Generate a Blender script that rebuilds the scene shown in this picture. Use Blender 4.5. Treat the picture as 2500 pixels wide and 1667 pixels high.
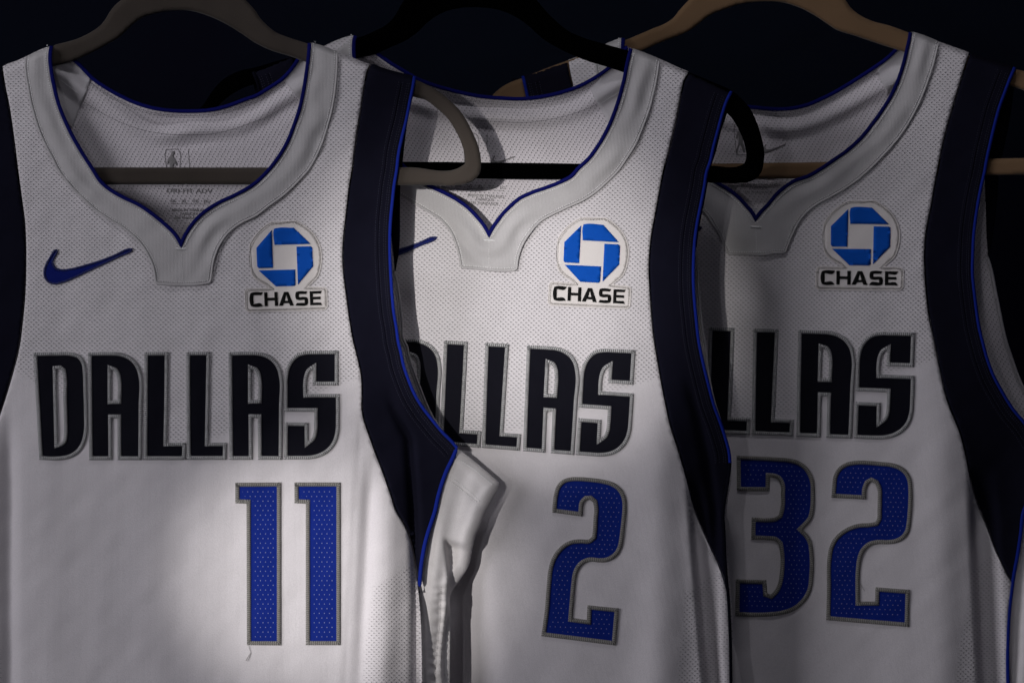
import bpy, math, random
import numpy as np
from mathutils import Vector
from mathutils.geometry import delaunay_2d_cdt
random.seed(7)
for o in list(bpy.data.objects): bpy.data.objects.remove(o)
scene = bpy.context.scene
COL = scene.collection

# ---------------------------------------------------------------- camera
D = 3.0            # camera distance to the front jersey (m)
S = 0.0004         # metres per pixel of the 2500 px wide photograph at that distance
cam_d = bpy.data.cameras.new('camera'); cam = bpy.data.objects.new('camera', cam_d); COL.objects.link(cam)
cam.location = (0, -D, 0); cam.rotation_euler = (math.radians(90), 0, 0)
cam_d.sensor_width = 36; cam_d.lens = 36 * D / (2500 * S); cam_d.clip_end = 100
cam_d.dof.use_dof = True; cam_d.dof.focus_distance = D + 0.03; cam_d.dof.aperture_fstop = 11
scene.camera = cam
# ---------------------------------------------------------------- world and lamps
w = bpy.data.worlds.new('World'); scene.world = w; w.use_nodes = True
bg = w.node_tree.nodes['Background']; bg.inputs[0].default_value = (0.35, 0.4, 1.0, 1); bg.inputs[1].default_value = 0.006

def look(o, tgt):
    d = Vector(tgt) - o.location
    o.rotation_euler = d.to_track_quat('-Z', 'Y').to_euler()
def spot(name, loc, tgt, energy, deg, blend, radius, color):
    l = bpy.data.lights.new(name, 'SPOT'); l.energy = energy; l.spot_size = math.radians(deg); l.spot_blend = blend
    l.shadow_soft_size = radius; l.color = color
    o = bpy.data.objects.new(name, l); COL.objects.link(o); o.location = loc; look(o, tgt); return o
def area(name, loc, tgt, energy, size, color):
    l = bpy.data.lights.new(name, 'AREA'); l.energy = energy; l.size = size; l.color = color
    o = bpy.data.objects.new(name, l); COL.objects.link(o); o.location = loc; look(o, tgt); return o
def W0(px, py, y=0.0):
    f = S * (D + y) / D
    return ((px - 1250) * f, y, (833.5 - py) * f)
def from_left(px, py, y, az, el, dist):
    t = W0(px, py, y); a = math.radians(az); e = math.radians(el)
    return (t[0] - dist * math.sin(a) * math.cos(e), t[1] - dist * math.cos(a) * math.cos(e), t[2] + dist * math.sin(e)), t
WARM = (1.0, 0.965, 0.935); COOL = (0.96, 0.94, 1.0)
p, t = from_left(1235, 730, 0.07, 17, 3, 3.0);  spot('lamp_chest', p, t, 262, 8.5, 1.0, 0.022, WARM)
p, t = from_left(795, 1400, 0.0, 26, 2, 3.0);   spot('lamp_hip', p, t, 262, 6.3, 1.0, 0.018, WARM)
p, t = from_left(1600, 1250, 0.05, 17, 6, 3.0);   spot('lamp_wide', p, t, 10, 50, 0.8, 0.02, COOL)
p, t = from_left(2050, 1250, 0.05, 55, 8, 5.5);   area('lamp_softbox', p, t, 84, 2.0, COOL)
area('lamp_top', (0.0, -0.9, 1.9), (0.1, 0.1, -0.2), 5.0, 0.25, COOL)
area('fill_front', (0.6, -3.4, 0.6), (0.0, 0.0, -0.1), 2.3, 1.2, COOL)  # added fill to lift the shadow zones, not a known source

scene.render.engine = 'CYCLES'
vs = scene.view_settings; vs.view_transform = 'Standard'; vs.look = 'None'; vs.exposure = 0; vs.gamma = 1; vs.use_curve_mapping = False

# ---------------------------------------------------------------- helpers
def A(p): return np.asarray(p, dtype=float).reshape(-1, 2)
def q(ox, oy, pts):                         # enlarged quarter-crop measurements -> photograph pixels
    return A(pts) / 3.76 + np.array([ox, oy], float)
def cat(*l): return np.vstack([A(a) for a in l])
def reflect(p, a, b):       # mirror about a garment's own centre line (it hangs a little askew)
    p = A(p); ax = a[0] + (p[:, 1] - a[1]) * (b[0] - a[0]) / (b[1] - a[1])
    c = {440: 0.0, 442: 0.0, 1205: -0.043, 1872: 0.018}.get(int(a[0]), 0.0)
    return np.stack([2 * ax - p[:, 0], p[:, 1] + c * 2 * (p[:, 0] - ax)], 1)
def xf(fit, p): return fit(A(p))
def fit_map(src, dst, order=1):
    s = A(src); d = A(dst)
    c = s.mean(0); k = 200.0
    def basis(p):
        u = (p - c) / k
        cols = [np.ones(len(p)), u[:, 0], u[:, 1]]
        if order > 1: cols.append(u[:, 0] * u[:, 1])
        return np.stack(cols, 1)
    M, *_ = np.linalg.lstsq(basis(s), d, rcond=None)
    return lambda p: basis(A(p)) @ M
def smooth(pts, closed=True, thresh=40, step=5.0):
    p = A(pts); n = len(p); out = []
    def corner(i):
        if not closed and (i == 0 or i == n - 1): return True
        a = p[i] - p[i - 1]; b = p[(i + 1) % n] - p[i]
        if np.hypot(*a) < 1e-6 or np.hypot(*b) < 1e-6: return True
        c = np.dot(a, b) / (np.hypot(*a) * np.hypot(*b))
        return math.degrees(math.acos(max(-1, min(1, c)))) > thresh
    cor = [corner(i) for i in range(n)]
    def tan(i):
        a = p[i] - p[i - 1]; b = p[(i + 1) % n] - p[i]
        la, lb = np.hypot(*a), np.hypot(*b)
        t = (a / la) * lb + (b / lb) * la
        return t / max(np.hypot(*t), 1e-9)
    for i in range(n if closed else n - 1):
        j = (i + 1) % n; seg = p[j] - p[i]; L = np.hypot(*seg)
        if L < 1e-6: continue
        t0 = seg / L if cor[i] else tan(i); t1 = seg / L if cor[j] else tan(j)
        m = max(1, int(round(L / step)))
        for k in range(m):
            s = k / m; s2 = s * s; s3 = s2 * s
            out.append((2*s3 - 3*s2 + 1) * p[i] + (s3 - 2*s2 + s) * L * t0 + (-2*s3 + 3*s2) * p[j] + (s3 - s2) * L * t1)
    if not closed: out.append(p[-1])
    return np.array(out)
def inside(P, loops):
    r = np.zeros(len(P), bool)
    for L in loops:
        x1, y1 = L[:, 0], L[:, 1]; x2, y2 = np.roll(x1, -1), np.roll(y1, -1)
        for i in range(0, len(P), 4000):
            px = P[i:i+4000, 0:1]; py = P[i:i+4000, 1:2]
            c = (y1 > py) != (y2 > py)
            with np.errstate(divide='ignore', invalid='ignore'):
                xi = (x2 - x1) * (py - y1) / np.where(y2 == y1, 1e-9, y2 - y1) + x1
            r[i:i+4000] ^= (np.sum(c & (px < xi), 1) % 2).astype(bool)
    return r
def pdist(P, L, closed=False):
    P = A(P); a = L if closed else L[:-1]; b = np.roll(L, -1, 0) if closed else L[1:]
    out = np.full(len(P), 1e9); ab = b - a; den = np.maximum((ab ** 2).sum(1), 1e-9)
    for i in range(0, len(P), 3000):
        p = P[i:i+3000, None, :] - a[None]
        t = np.clip((p * ab).sum(2) / den, 0, 1)
        d = p - t[..., None] * ab
        out[i:i+3000] = np.sqrt((d ** 2).sum(2).min(1))
    return out
def sst(a, b, x):
    t = np.clip((x - a) / (b - a), 0, 1); return t * t * (3 - 2 * t)
def wob(x, y, seed=0, lam=120.0):
    r = np.random.RandomState(seed); v = 0 * x
    for k in range(6):
        an = r.uniform(0, math.pi); l = lam * r.uniform(0.6, 1.7); ph = r.uniform(0, 6.28)
        v = v + np.sin((x * math.cos(an) + y * math.sin(an)) * 6.283 / l + ph)
    return v / 6
def W(P, y):
    f = S * (D + y) / D
    return np.stack([(P[:, 0] - 1250) * f, y, (833.5 - P[:, 1]) * f], 1)

def link(name, verts, faces, mat, parent=None, uv=None, attrs=None, smooth_s=True):
    me = bpy.data.meshes.new(name)
    off = np.array(parent_loc(parent))
    me.from_pydata((np.asarray(verts) - off).tolist(), [], faces); me.update()
    if smooth_s: me.polygons.foreach_set('use_smooth', [True] * len(me.polygons))
    if uv is not None:
        l = me.uv_layers.new(name='UVMap'); idx = np.zeros(len(me.loops), np.int32); me.loops.foreach_get('vertex_index', idx)
        l.data.foreach_set('uv', np.asarray(uv, np.float32)[idx].ravel())
    for k, v in (attrs or {}).items():
        a = me.attributes.new(k, 'FLOAT', 'POINT'); a.data.foreach_set('value', np.asarray(v, np.float32))
    me.materials.append(mat)
    o = bpy.data.objects.new(name, me); COL.objects.link(o)
    if parent is not None: o.parent = parent
    return o
LOC = {}
def parent_loc(p):
    return LOC.get(p.name, (0, 0, 0)) if p is not None else (0, 0, 0)
def place(o, parent):       # a mesh that parents sub-parts keeps the same origin as its thing
    LOC[o.name] = parent_loc(parent)

def panel(name, loops, dfn, thick, mat, parent, step=8.0, uvfn=None, attrf=None, dens=None, edge_round=0.0):
    """cloth sheet: loops in photograph pixels, dfn(x,y)-> depth of its front face, closed with thickness"""
    loops = [A(l) for l in loops]
    allp = np.vstack(loops); lo = allp.min(0); hi = allp.max(0)
    gx = np.arange(lo[0] + step / 2, hi[0], step); gy = np.arange(lo[1] + step / 2, hi[1], step * 0.87)
    X, Y = np.meshgrid(gx, gy); X = X + (np.arange(len(gy)) % 2)[:, None] * step / 2
    G = np.stack([X.ravel(), Y.ravel()], 1)
    G = G[inside(G, loops)]
    if len(G):
        keep = np.ones(len(G), bool)
        for l in loops: keep &= pdist(G, l, True) > step * 0.45
        G = G[keep]
    edges = []; k = 0
    for l in loops:
        n = len(l); edges += [(k + i, k + (i + 1) % n) for i in range(n)]; k += n
    V = np.vstack([allp, G]) if len(G) else allp
    vo, eo, fo, ov, oe, of = delaunay_2d_cdt([Vector(v) for v in V], edges, [], 0, 1e-4)
    P = np.array([[v[0], v[1]] for v in vo]); F = np.array([f for f in fo if len(f) == 3])
    cen = P[F].mean(1); F = F[inside(cen, loops)]
    # orientation: front faces look to the camera (-y)
    a, b, c = P[F[:, 0]], P[F[:, 1]], P[F[:, 2]]
    cr = (b[:, 0]-a[:, 0])*(c[:, 1]-a[:, 1]) - (b[:, 1]-a[:, 1])*(c[:, 0]-a[:, 0])
    F[cr > 0] = F[cr > 0][:, ::-1]
    used = np.unique(F); mp = -np.ones(len(P), int); mp[used] = np.arange(len(used)); P = P[used]; F = mp[F]
    y = dfn(P[:, 0], P[:, 1]); n = len(P)
    dd = None
    if edge_round > 0:
        dd = np.min([pdist(P, l, True) for l in loops], 0)
        y = y + np.where(dd < edge_round, (1 - np.sqrt(np.clip(1 - (1 - dd / edge_round) ** 2, 0, 1))) * thick * 0.8, 0)
    verts = np.vstack([W(P, y), W(P, np.maximum(dfn(P[:, 0], P[:, 1]) + thick, y + 1e-5))])
    faces = F.tolist() + (F[:, ::-1] + n).tolist()
    cnt = {}
    for f in F:
        for i in range(3):
            e = (int(f[i]), int(f[(i + 1) % 3])); cnt[e] = 1
    for (i, j) in cnt:
        if (j, i) not in cnt: faces.append([j, i, i + n, j + n])
    uv = uvfn(P) if uvfn else P
    at = {}
    if attrf: at = {k: np.concatenate([v, v]) for k, v in attrf(P).items()}
    return link(name, verts, faces, mat, parent, np.vstack([uv, uv]), at)

def sweep(name, path, rad, dfn, mat, parent, closed=False, squash=0.8, nseg=10, lift=0.0, taper=False, join=None):
    """cord following a path of photograph pixels; rad in px; u along the cord in px, v round it"""
    p = A(path); n = len(p)
    if closed: prv = np.roll(p, 1, 0); nxt = np.roll(p, -1, 0)
    else: prv = np.vstack([p[:1], p[:-1]]); nxt = np.vstack([p[1:], p[-1:]])
    a = p - prv; b = nxt - p
    if not closed: a[0] = b[0]; b[-1] = a[-1]
    a /= np.maximum(np.hypot(a[:, 0], a[:, 1])[:, None], 1e-9); b /= np.maximum(np.hypot(b[:, 0], b[:, 1])[:, None], 1e-9)
    na = np.stack([-a[:, 1], a[:, 0]], 1); nb = np.stack([-b[:, 1], b[:, 0]], 1)
    m = na + nb; ml = np.maximum(np.hypot(m[:, 0], m[:, 1]), 1e-6); m /= ml[:, None]
    k = 1 / np.clip((m * na).sum(1), 0.42, 1)
    r = np.full(n, float(rad))
    if taper: r[0] *= 0.3; r[-1] *= 0.3
    y0 = dfn(p[:, 0], p[:, 1])
    L = np.concatenate([[0], np.cumsum(np.hypot(*(p[1:] - p[:-1]).T))])
    verts = []; uv = []
    for s in range(nseg):
        th = 2 * math.pi * s / nseg
        off = m * (r * k * math.cos(th))[:, None]
        y = y0 - lift - r * S * squash * math.sin(th)
        verts.append(W(p + off, y)); uv.append(np.stack([L, np.full(n, s / nseg)], 1))
    V = np.stack(verts, 1).reshape(-1, 3); U = np.stack(uv, 1).reshape(-1, 2)
    faces = []
    for i in range(n if closed else n - 1):
        j = (i + 1) % n
        for s in range(nseg):
            s2 = (s + 1) % nseg
            faces.append([i*nseg+s, j*nseg+s, j*nseg+s2, i*nseg+s2])
    if not closed:
        faces.append(list(range(nseg))[::-1]); faces.append([(n-1)*nseg+s for s in range(nseg)])
    if join is not None:
        join.append((V, faces, U)); return None
    return link(name, V, faces, mat, parent, U)
def join_link(name, parts, mat, parent):
    V = []; F = []; U = []; k = 0
    for v, f, u in parts:
        V.append(v); U.append(u); F += [[i + k for i in x] for x in f]; k += len(v)
    return link(name, np.vstack(V), F, mat, parent, np.vstack(U))

def offset_path(p, d, closed=False):
    p = A(p)
    if closed: t = np.roll(p, -1, 0) - np.roll(p, 1, 0)
    else: t = np.gradient(p, axis=0)
    t /= np.maximum(np.hypot(t[:, 0], t[:, 1])[:, None], 1e-9)
    o = p + np.stack([-t[:, 1], t[:, 0]], 1) * d
    dist = pdist(o, p, closed)
    return o[dist > abs(d) * 0.93]
def inset(p, d):
    """closed contour moved by d px into the filled side (even for holes: pass negative)"""
    x, y = p[:, 0], p[:, 1]; area_ = 0.5 * np.sum(x * np.roll(y, -1) - np.roll(x, -1) * y)
    prv = np.roll(p, 1, 0); nxt = np.roll(p, -1, 0)
    a = p - prv; b = nxt - p
    a /= np.maximum(np.hypot(a[:, 0], a[:, 1])[:, None], 1e-9); b /= np.maximum(np.hypot(b[:, 0], b[:, 1])[:, None], 1e-9)
    na = np.stack([-a[:, 1], a[:, 0]], 1); nb = np.stack([-b[:, 1], b[:, 0]], 1)
    m = na + nb; m /= np.maximum(np.hypot(m[:, 0], m[:, 1])[:, None], 1e-6)
    k = 1 / np.clip((m * na).sum(1), 0.45, 1)
    o = p + m * (k * d * (1 if area_ > 0 else -1))[:, None]
    keep = pdist(o, p, True) > abs(d) * 0.93
    turn = np.abs(na[:, 0] * nb[:, 1] - na[:, 1] * nb[:, 0])
    for i in range(len(p)):           # a contour point next to a corner must not double back behind it
        j_ = (i + 1) % len(p); so = p[j_] - p[i]
        if np.dot(o[j_] - o[i], so) < 0.3 * np.dot(so, so):
            keep[i if turn[i] < turn[j_] else j_] = False
    return o[keep]

def stitches(name, path, dfn, mat, parent, pitch=5.2, length=3.4, rad=0.75, lift=0.0003, slant=0.0, extra=None, jitter=0.12):
    """a sewn seam: little raised threads along a path"""
    paths = [path] + (extra or [])
    V = []; F = []; U = []; k = 0
    for p in paths:
        p = A(p); L = np.concatenate([[0], np.cumsum(np.hypot(*(p[1:] - p[:-1]).T))])
        s = np.arange(1, L[-1] - 1, pitch)
        if not len(s): continue
        s = s + np.array([random.uniform(-jitter, jitter) * pitch for _ in s])
        cx = np.interp(s, L, p[:, 0]); cy = np.interp(s, L, p[:, 1])
        dx = np.interp(s + 1, L, p[:, 0]) - np.interp(s - 1, L, p[:, 0]); dy = np.interp(s + 1, L, p[:, 1]) - np.interp(s - 1, L, p[:, 1])
        l = np.maximum(np.hypot(dx, dy), 1e-6); dx /= l; dy /= l
        if slant: ca, sa = math.cos(slant), math.sin(slant); dx, dy = dx*ca - dy*sa, dx*sa + dy*ca
        h = length / 2
        y = dfn(cx, cy) - lift
        for i in range(len(s)):
            C = np.array([cx[i], cy[i]]); T = np.array([dx[i], dy[i]]); N = np.array([-dy[i], dx[i]])
            q2 = np.array([C - T*h, C - T*h*.5 + N*rad, C - T*h*.5 - N*rad, C + T*h*.5 + N*rad, C + T*h*.5 - N*rad, C + T*h, C - T*h*.5, C + T*h*.5])
            yy = y[i] + np.array([rad*S, 0.3*rad*S, 0.3*rad*S, 0.3*rad*S, 0.3*rad*S, rad*S, -rad*S, -rad*S])
            V.append(W(q2, yy)); U.append(q2)
            F += [[k+0,k+6,k+1],[k+0,k+2,k+6],[k+1,k+6,k+7,k+3],[k+2,k+4,k+7,k+6],[k+3,k+7,k+5],[k+4,k+5,k+7]]; k += 8
    return link(name, np.vstack(V), F, mat, parent, np.vstack(U))

def thing(name, label, cat_, loc, group=None):
    o = bpy.data.objects.new(name, None); COL.objects.link(o); o.location = loc; o.empty_display_size = 0.05
    o['label'] = label; o['category'] = cat_
    if group: o['group'] = group
    LOC[o.name] = loc
    return o

# ---------------------------------------------------------------- materials
class NT:
    def __init__(s, name, rough=0.85, sheen=0.0, spec=0.12):
        s.m = bpy.data.materials.new(name); s.m.use_nodes = True; s.t = s.m.node_tree; s.n = s.t.nodes
        s.b = s.n['Principled BSDF']; s.b.inputs['Roughness'].default_value = rough
        s.b.inputs['Specular IOR Level'].default_value = spec
        if sheen: s.b.inputs['Sheen Weight'].default_value = sheen; s.b.inputs['Sheen Roughness'].default_value = 0.5
    def math(s, op, a, b=None, c=None, clamp=False):
        n = s.n.new('ShaderNodeMath'); n.operation = op; n.use_clamp = clamp
        for i, v in enumerate((a, b, c)):
            if v is None: continue
            if isinstance(v, (int, float)): n.inputs[i].default_value = v
            else: s.t.links.new(v, n.inputs[i])
        return n.outputs[0]
    def uv(s):
        n = s.n.new('ShaderNodeUVMap'); n.uv_map = 'UVMap'
        x = s.n.new('ShaderNodeSeparateXYZ'); s.t.links.new(n.outputs[0], x.inputs[0]); s._uv = n.outputs[0]
        return x.outputs[0], x.outputs[1]
    def attr(s, k):
        n = s.n.new('ShaderNodeAttribute'); n.attribute_name = k; return n.outputs['Fac']
    def noise(s, scale, detail=3, vec=None, rough=0.6):
        n = s.n.new('ShaderNodeTexNoise'); n.inputs['Scale'].default_value = scale; n.inputs['Detail'].default_value = detail
        n.inputs['Roughness'].default_value = rough
        if vec is None:
            c = s.n.new('ShaderNodeTexCoord'); vec = c.outputs['Object']
        s.t.links.new(vec, n.inputs['Vector']); return n.outputs['Fac']
    def smooth(s, v, lo, hi, a=0.0, b=1.0):
        n = s.n.new('ShaderNodeMapRange'); n.interpolation_type = 'SMOOTHSTEP'
        s.t.links.new(v, n.inputs[0]); n.inputs[1].default_value = lo; n.inputs[2].default_value = hi
        n.inputs[3].default_value = a; n.inputs[4].default_value = b; return n.outputs[0]
    def mix(s, f, a, b):
        n = s.n.new('ShaderNodeMix'); n.data_type = 'RGBA'
        if isinstance(f, (int, float)): n.inputs[0].default_value = f
        else: s.t.links.new(f, n.inputs[0])
        for i, v in ((6, a), (7, b)):
            if isinstance(v, tuple): n.inputs[i].default_value = (*v, 1)
            else: s.t.links.new(v, n.inputs[i])
        return n.outputs[2]
    def out(s, color=None, height=None, strength=0.4, dist=0.0004, roughness=None):
        if isinstance(color, tuple): s.b.inputs['Base Color'].default_value = (*color, 1)
        elif color is not None: s.t.links.new(color, s.b.inputs['Base Color'])
        if height is not None:
            n = s.n.new('ShaderNodeBump'); n.inputs['Strength'].default_value = strength; n.inputs['Distance'].default_value = dist
            s.t.links.new(height, n.inputs['Height']); s.t.links.new(n.outputs[0], s.b.inputs['Normal'])
        if roughness is not None: s.t.links.new(roughness, s.b.inputs['Roughness'])
        return s.m

def cells(N, u, v, pu, pv, shift=0.5, period2=True):
    """staggered grid; returns local offsets (px) from each cell's centre"""
    vr = N.math('DIVIDE', v, pv); row = N.math('FLOOR', vr)
    sh = N.math('MULTIPLY', N.math('MODULO', N.math('ABSOLUTE', row), 2.0), 0.5) if period2 else N.math('MULTIPLY', row, shift)
    ur = N.math('ADD', N.math('DIVIDE', u, pu), sh)
    dx = N.math('MULTIPLY', N.math('SUBTRACT', N.math('FRACT', ur), 0.5), pu)
    dy = N.math('MULTIPLY', N.math('SUBTRACT', N.math('FRACT', vr), 0.5), pv)
    return dx, dy
def ell(N, dx, dy, rx, ry):
    a = N.math('DIVIDE', dx, rx); b = N.math('DIVIDE', dy, ry)
    return N.math('SQRT', N.math('ADD', N.math('MULTIPLY', a, a), N.math('MULTIPLY', b, b)))

def knit_white(name, col, use_attr=True, pu=12.4, pv=5.7, shift=0.5, p2=True, hole=(1.85, 1.0), dark=0.38, hs=0.9):
    N = NT(name, 0.8, 0.06, 0.2); u, v = N.uv()
    dx, dy = cells(N, u, v, pu, pv, shift, p2)
    # the eyelet plus the pulled thread beside it
    e = N.smooth(ell(N, dx, dy, *hole), 0.45, 1.35, 1.0, 0.0)
    pull = N.smooth(ell(N, N.math('SUBTRACT', dx, 2.6), N.math('SUBTRACT', dy, 0.8), 4.2, 1.7), 0.3, 1.2, 1.0, 0.0)
    n1 = N.noise(900, 2); n2 = N.noise(14, 4)
    if use_attr:
        k = N.attr('mesh_knit'); k = N.smooth(N.math('ADD', k, N.math('MULTIPLY', N.math('SUBTRACT', n1, 0.5), 0.4)), 0.2, 0.95)
        e = N.math('MULTIPLY', e, k); pull = N.math('MULTIPLY', pull, k)
    rib = N.math('SINE', N.math('MULTIPLY', u, 2 * math.pi / 2.9))
    rib = N.math('MULTIPLY', rib, N.math('SUBTRACT', 1.0, k) if use_attr else 0.3)
    c = N.mix(N.smooth(n2, 0.3, 0.7), col, tuple(x * 0.93 for x in col))
    c = N.mix(N.smooth(n1, 0.3, 0.75, 0.0, 0.22), c, tuple(x * 0.55 for x in col))
    c = N.mix(N.math('MULTIPLY', pull, 0.34), c, tuple(x * 0.5 for x in col))
    c = N.mix(N.math('MULTIPLY', e, 0.95), c, tuple(x * dark for x in col))
    h = N.math('SUBTRACT', N.math('ADD', N.math('MULTIPLY', n1, 0.6), N.math('MULTIPLY', rib, 0.09)), N.math('ADD', N.math('MULTIPLY', e, 1.3), N.math('MULTIPLY', pull, 0.45)))
    return N.out(c, h, hs, 0.0005)

def plain_knit(name, col, rough=0.8, sheen=0.05, var=0.1, bump=0.35, ribp=2.6):
    N = NT(name, rough, sheen, 0.2 if col[0] > 0.2 else 0.03); u, v = N.uv()
    n1 = N.noise(1000, 2); n2 = N.noise(18, 3)
    rib = N.math('SINE', N.math('MULTIPLY', u, 2 * math.pi / ribp))
    c = N.mix(N.smooth(n2, 0.3, 0.7), col, tuple(x * (1 - var) for x in col))
    c = N.mix(N.smooth(n1, 0.3, 0.75, 0.0, 0.25), c, tuple(x * 0.6 for x in col))
    h = N.math('ADD', n1, N.math('MULTIPLY', rib, 0.25))
    return N.out(c, h, bump, 0.0004)

def twill(name, col, col2, dots=None, rough=0.6, pitch=3.2):
    """woven tackle twill; dots: small punched holes on a staggered grid away from the edge"""
    N = NT(name, rough, 0.0, 0.2 if col[0] > 0.2 else 0.05); u, v = N.uv()
    d = N.math('SINE', N.math('MULTIPLY', N.math('ADD', u, v), 2 * math.pi / pitch))
    n1 = N.noise(1200, 2)
    f = N.smooth(N.math('ADD', d, N.math('MULTIPLY', n1, 1.2)), -0.4, 1.6)
    c = N.mix(f, col, col2)
    if dots:
        dx, dy = cells(N, u, v, 12.5, 11.4)
        e = N.smooth(ell(N, dx, dy, 1.1, 1.1), 0.5, 1.2, 1.0, 0.0)
        e = N.math('MULTIPLY', e, N.smooth(N.attr('edge_px'), 16.0, 19.0))
        c = N.mix(e, c, (0.42, 0.43, 0.55))
    return N.out(c, N.math('ADD', d, n1), 0.25, 0.0003)

def thread(name, col, hi, pitch=5.4, strength=0.9, zig=2.4):
    """satin border: slanting threads, u along, v round"""
    N = NT(name, 0.45, 0.1, 0.5); u, v = N.uv()
    z = N.math('MULTIPLY', N.math('PINGPONG', N.math('MULTIPLY', v, 4.0), 1.0), zig)
    s = N.math('SINE', N.math('MULTIPLY', N.math('ADD', u, z), 2 * math.pi / pitch))
    n1 = N.noise(1500, 3); n2 = N.noise(260, 2)
    f = N.smooth(N.math('ADD', N.math('MULTIPLY', s, 0.8), N.math('MULTIPLY', N.math('SUBTRACT', n1, 0.5), 2.6)), -0.7, 1.2)
    c = N.mix(f, col, hi); c = N.mix(N.smooth(n2, 0.45, 0.75, 0, 0.5), c, col)
    return N.out(c, N.math('ADD', s, n1), strength, 0.0006)

def flock(name, col, var=0.25, sheen=0.3, rough=0.9):
    N = NT(name, rough, sheen, 0.1 if col[0] > 0.01 else 0.0)
    n1 = N.noise(700, 3); n2 = N.noise(9, 3)
    c = N.mix(N.smooth(n2, 0.3, 0.7), col, tuple(x * (1 - var) for x in col))
    c = N.mix(N.smooth(N.noise(2300, 2), 0.62, 0.8, 0, 0.5), c, tuple(min(1, x * 2.2) for x in col))
    return N.out(c, n1, 0.5, 0.0004)

M = {}
WHT = (0.775, 0.742, 0.765)
M['white'] = knit_white('white_knit', WHT)
M['inner'] = knit_white('white_inner_mesh', (0.74, 0.70, 0.735), False, 11.0, 6.0, 0.3, False, (0.95, 1.9), 0.36)
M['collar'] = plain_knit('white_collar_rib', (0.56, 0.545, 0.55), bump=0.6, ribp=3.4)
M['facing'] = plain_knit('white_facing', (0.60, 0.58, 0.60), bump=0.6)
M['fold'] = plain_knit('white_side_knit', (0.83, 0.80, 0.805))
M['navy'] = plain_knit('navy_knit', (0.0085, 0.0085, 0.0175), 0.85, 0.0, 0.2, 0.3)
M['navy_dark'] = plain_knit('navy_inner_and_darkened_piping', (0.004, 0.004, 0.009), 0.9, 0.0)
M['neck_pipe'] = plain_knit('blue_neck_piping', (0.006, 0.008, 0.115), 0.7, 0.0, 0.1, 0.3)
M['blue_pipe'] = plain_knit('royal_blue_piping', (0.009, 0.022, 0.24), 0.7, 0.0, 0.1, 0.3)
M['shaded_neck_pipe'] = plain_knit('shaded_blue_neck_piping', (0.005, 0.007, 0.095), 0.7, 0.0, 0.1, 0.3)  # darker copy of the neck piping: the rear jersey's shade put into the colour
M['tw_navy'] = twill('navy_twill', (0.002, 0.002, 0.0045), (0.011, 0.011, 0.019))
M['tw_blue'] = twill('royal_blue_twill', (0.004, 0.012, 0.14), (0.010, 0.034, 0.31), True)
M['tw_logo'] = twill('blue_embroidery', (0.004, 0.009, 0.11), (0.008, 0.018, 0.20))
M['tw_patch'] = twill('cream_patch_twill', (0.70, 0.66, 0.645), (0.84, 0.80, 0.78), None, 0.7, 2.6)
M['sky_print'] = twill('bright_blue_print', (0.003, 0.065, 0.40), (0.006, 0.11, 0.58), None, 0.6, 2.6)
M['black_print'] = twill('black_print', (0.006, 0.006, 0.006), (0.012, 0.012, 0.012), None, 0.6, 2.6)
M['th_silver'] = thread('silver_thread', (0.12, 0.12, 0.125), (0.85, 0.85, 0.85), 4.8, 0.6)
M['th_taupe'] = thread('taupe_thread', (0.17, 0.165, 0.152), (0.52, 0.50, 0.465), 4.6)
M['th_patch'] = thread('cream_thread', (0.62, 0.58, 0.55), (0.88, 0.85, 0.81), 5.0)
M['th_logo'] = thread('blue_thread', (0.004, 0.008, 0.09), (0.016, 0.035, 0.28), 4.0)
M['th_white'] = plain_knit('white_sewing_thread', (0.86, 0.86, 0.86), 0.6)
M['th_grey'] = plain_knit('grey_sewing_thread', (0.22, 0.21, 0.23), 0.6)
M['th_navy'] = plain_knit('navy_sewing_thread', (0.055, 0.055, 0.085), 0.6)
M['print_grey'] = plain_knit('grey_heat_print', (0.24, 0.23, 0.235), 0.6)
M['grey_flock'] = flock('grey_flocking', (0.064, 0.053, 0.045), sheen=0.1)
M['black_flock'] = flock('black_flocking', (0.0006, 0.0006, 0.0007), sheen=0.0)
M['beige_flock'] = flock('beige_flocking', (0.185, 0.115, 0.063), 0.15, 0.1)
N_ = NT('brushed_steel', 0.3); N_.b.inputs['Metallic'].default_value = 1.0; M['steel'] = N_.out((0.5, 0.5, 0.52))
N_ = NT('midnight_backdrop', 0.9, 0, 0.1); M['wall'] = N_.out(N_.mix(N_.smooth(N_.noise(1.6, 2), 0.35, 0.65), (0.0018, 0.0014, 0.0075), (0.0015, 0.0034, 0.009)), N_.noise(60, 3), 0.2, 0.002)

# ---------------------------------------------------------------- setting
def backdrop():
    y = 0.75; f = W(A([(-1800, -1700), (4300, -1700), (4300, 3400), (-1800, 3400)]), np.full(4, y))
    b = f + np.array([0, 0.02, 0])
    o = link('wall', np.vstack([f, b]), [[0,3,2,1],[4,5,6,7],[0,1,5,4],[1,2,6,5],[2,3,7,6],[3,0,4,7]], M['wall'], None, None, None, False)
    o['kind'] = 'structure'
backdrop()

# ---------------------------------------------------------------- traced jersey outlines (photograph pixels)
J = {}
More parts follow.
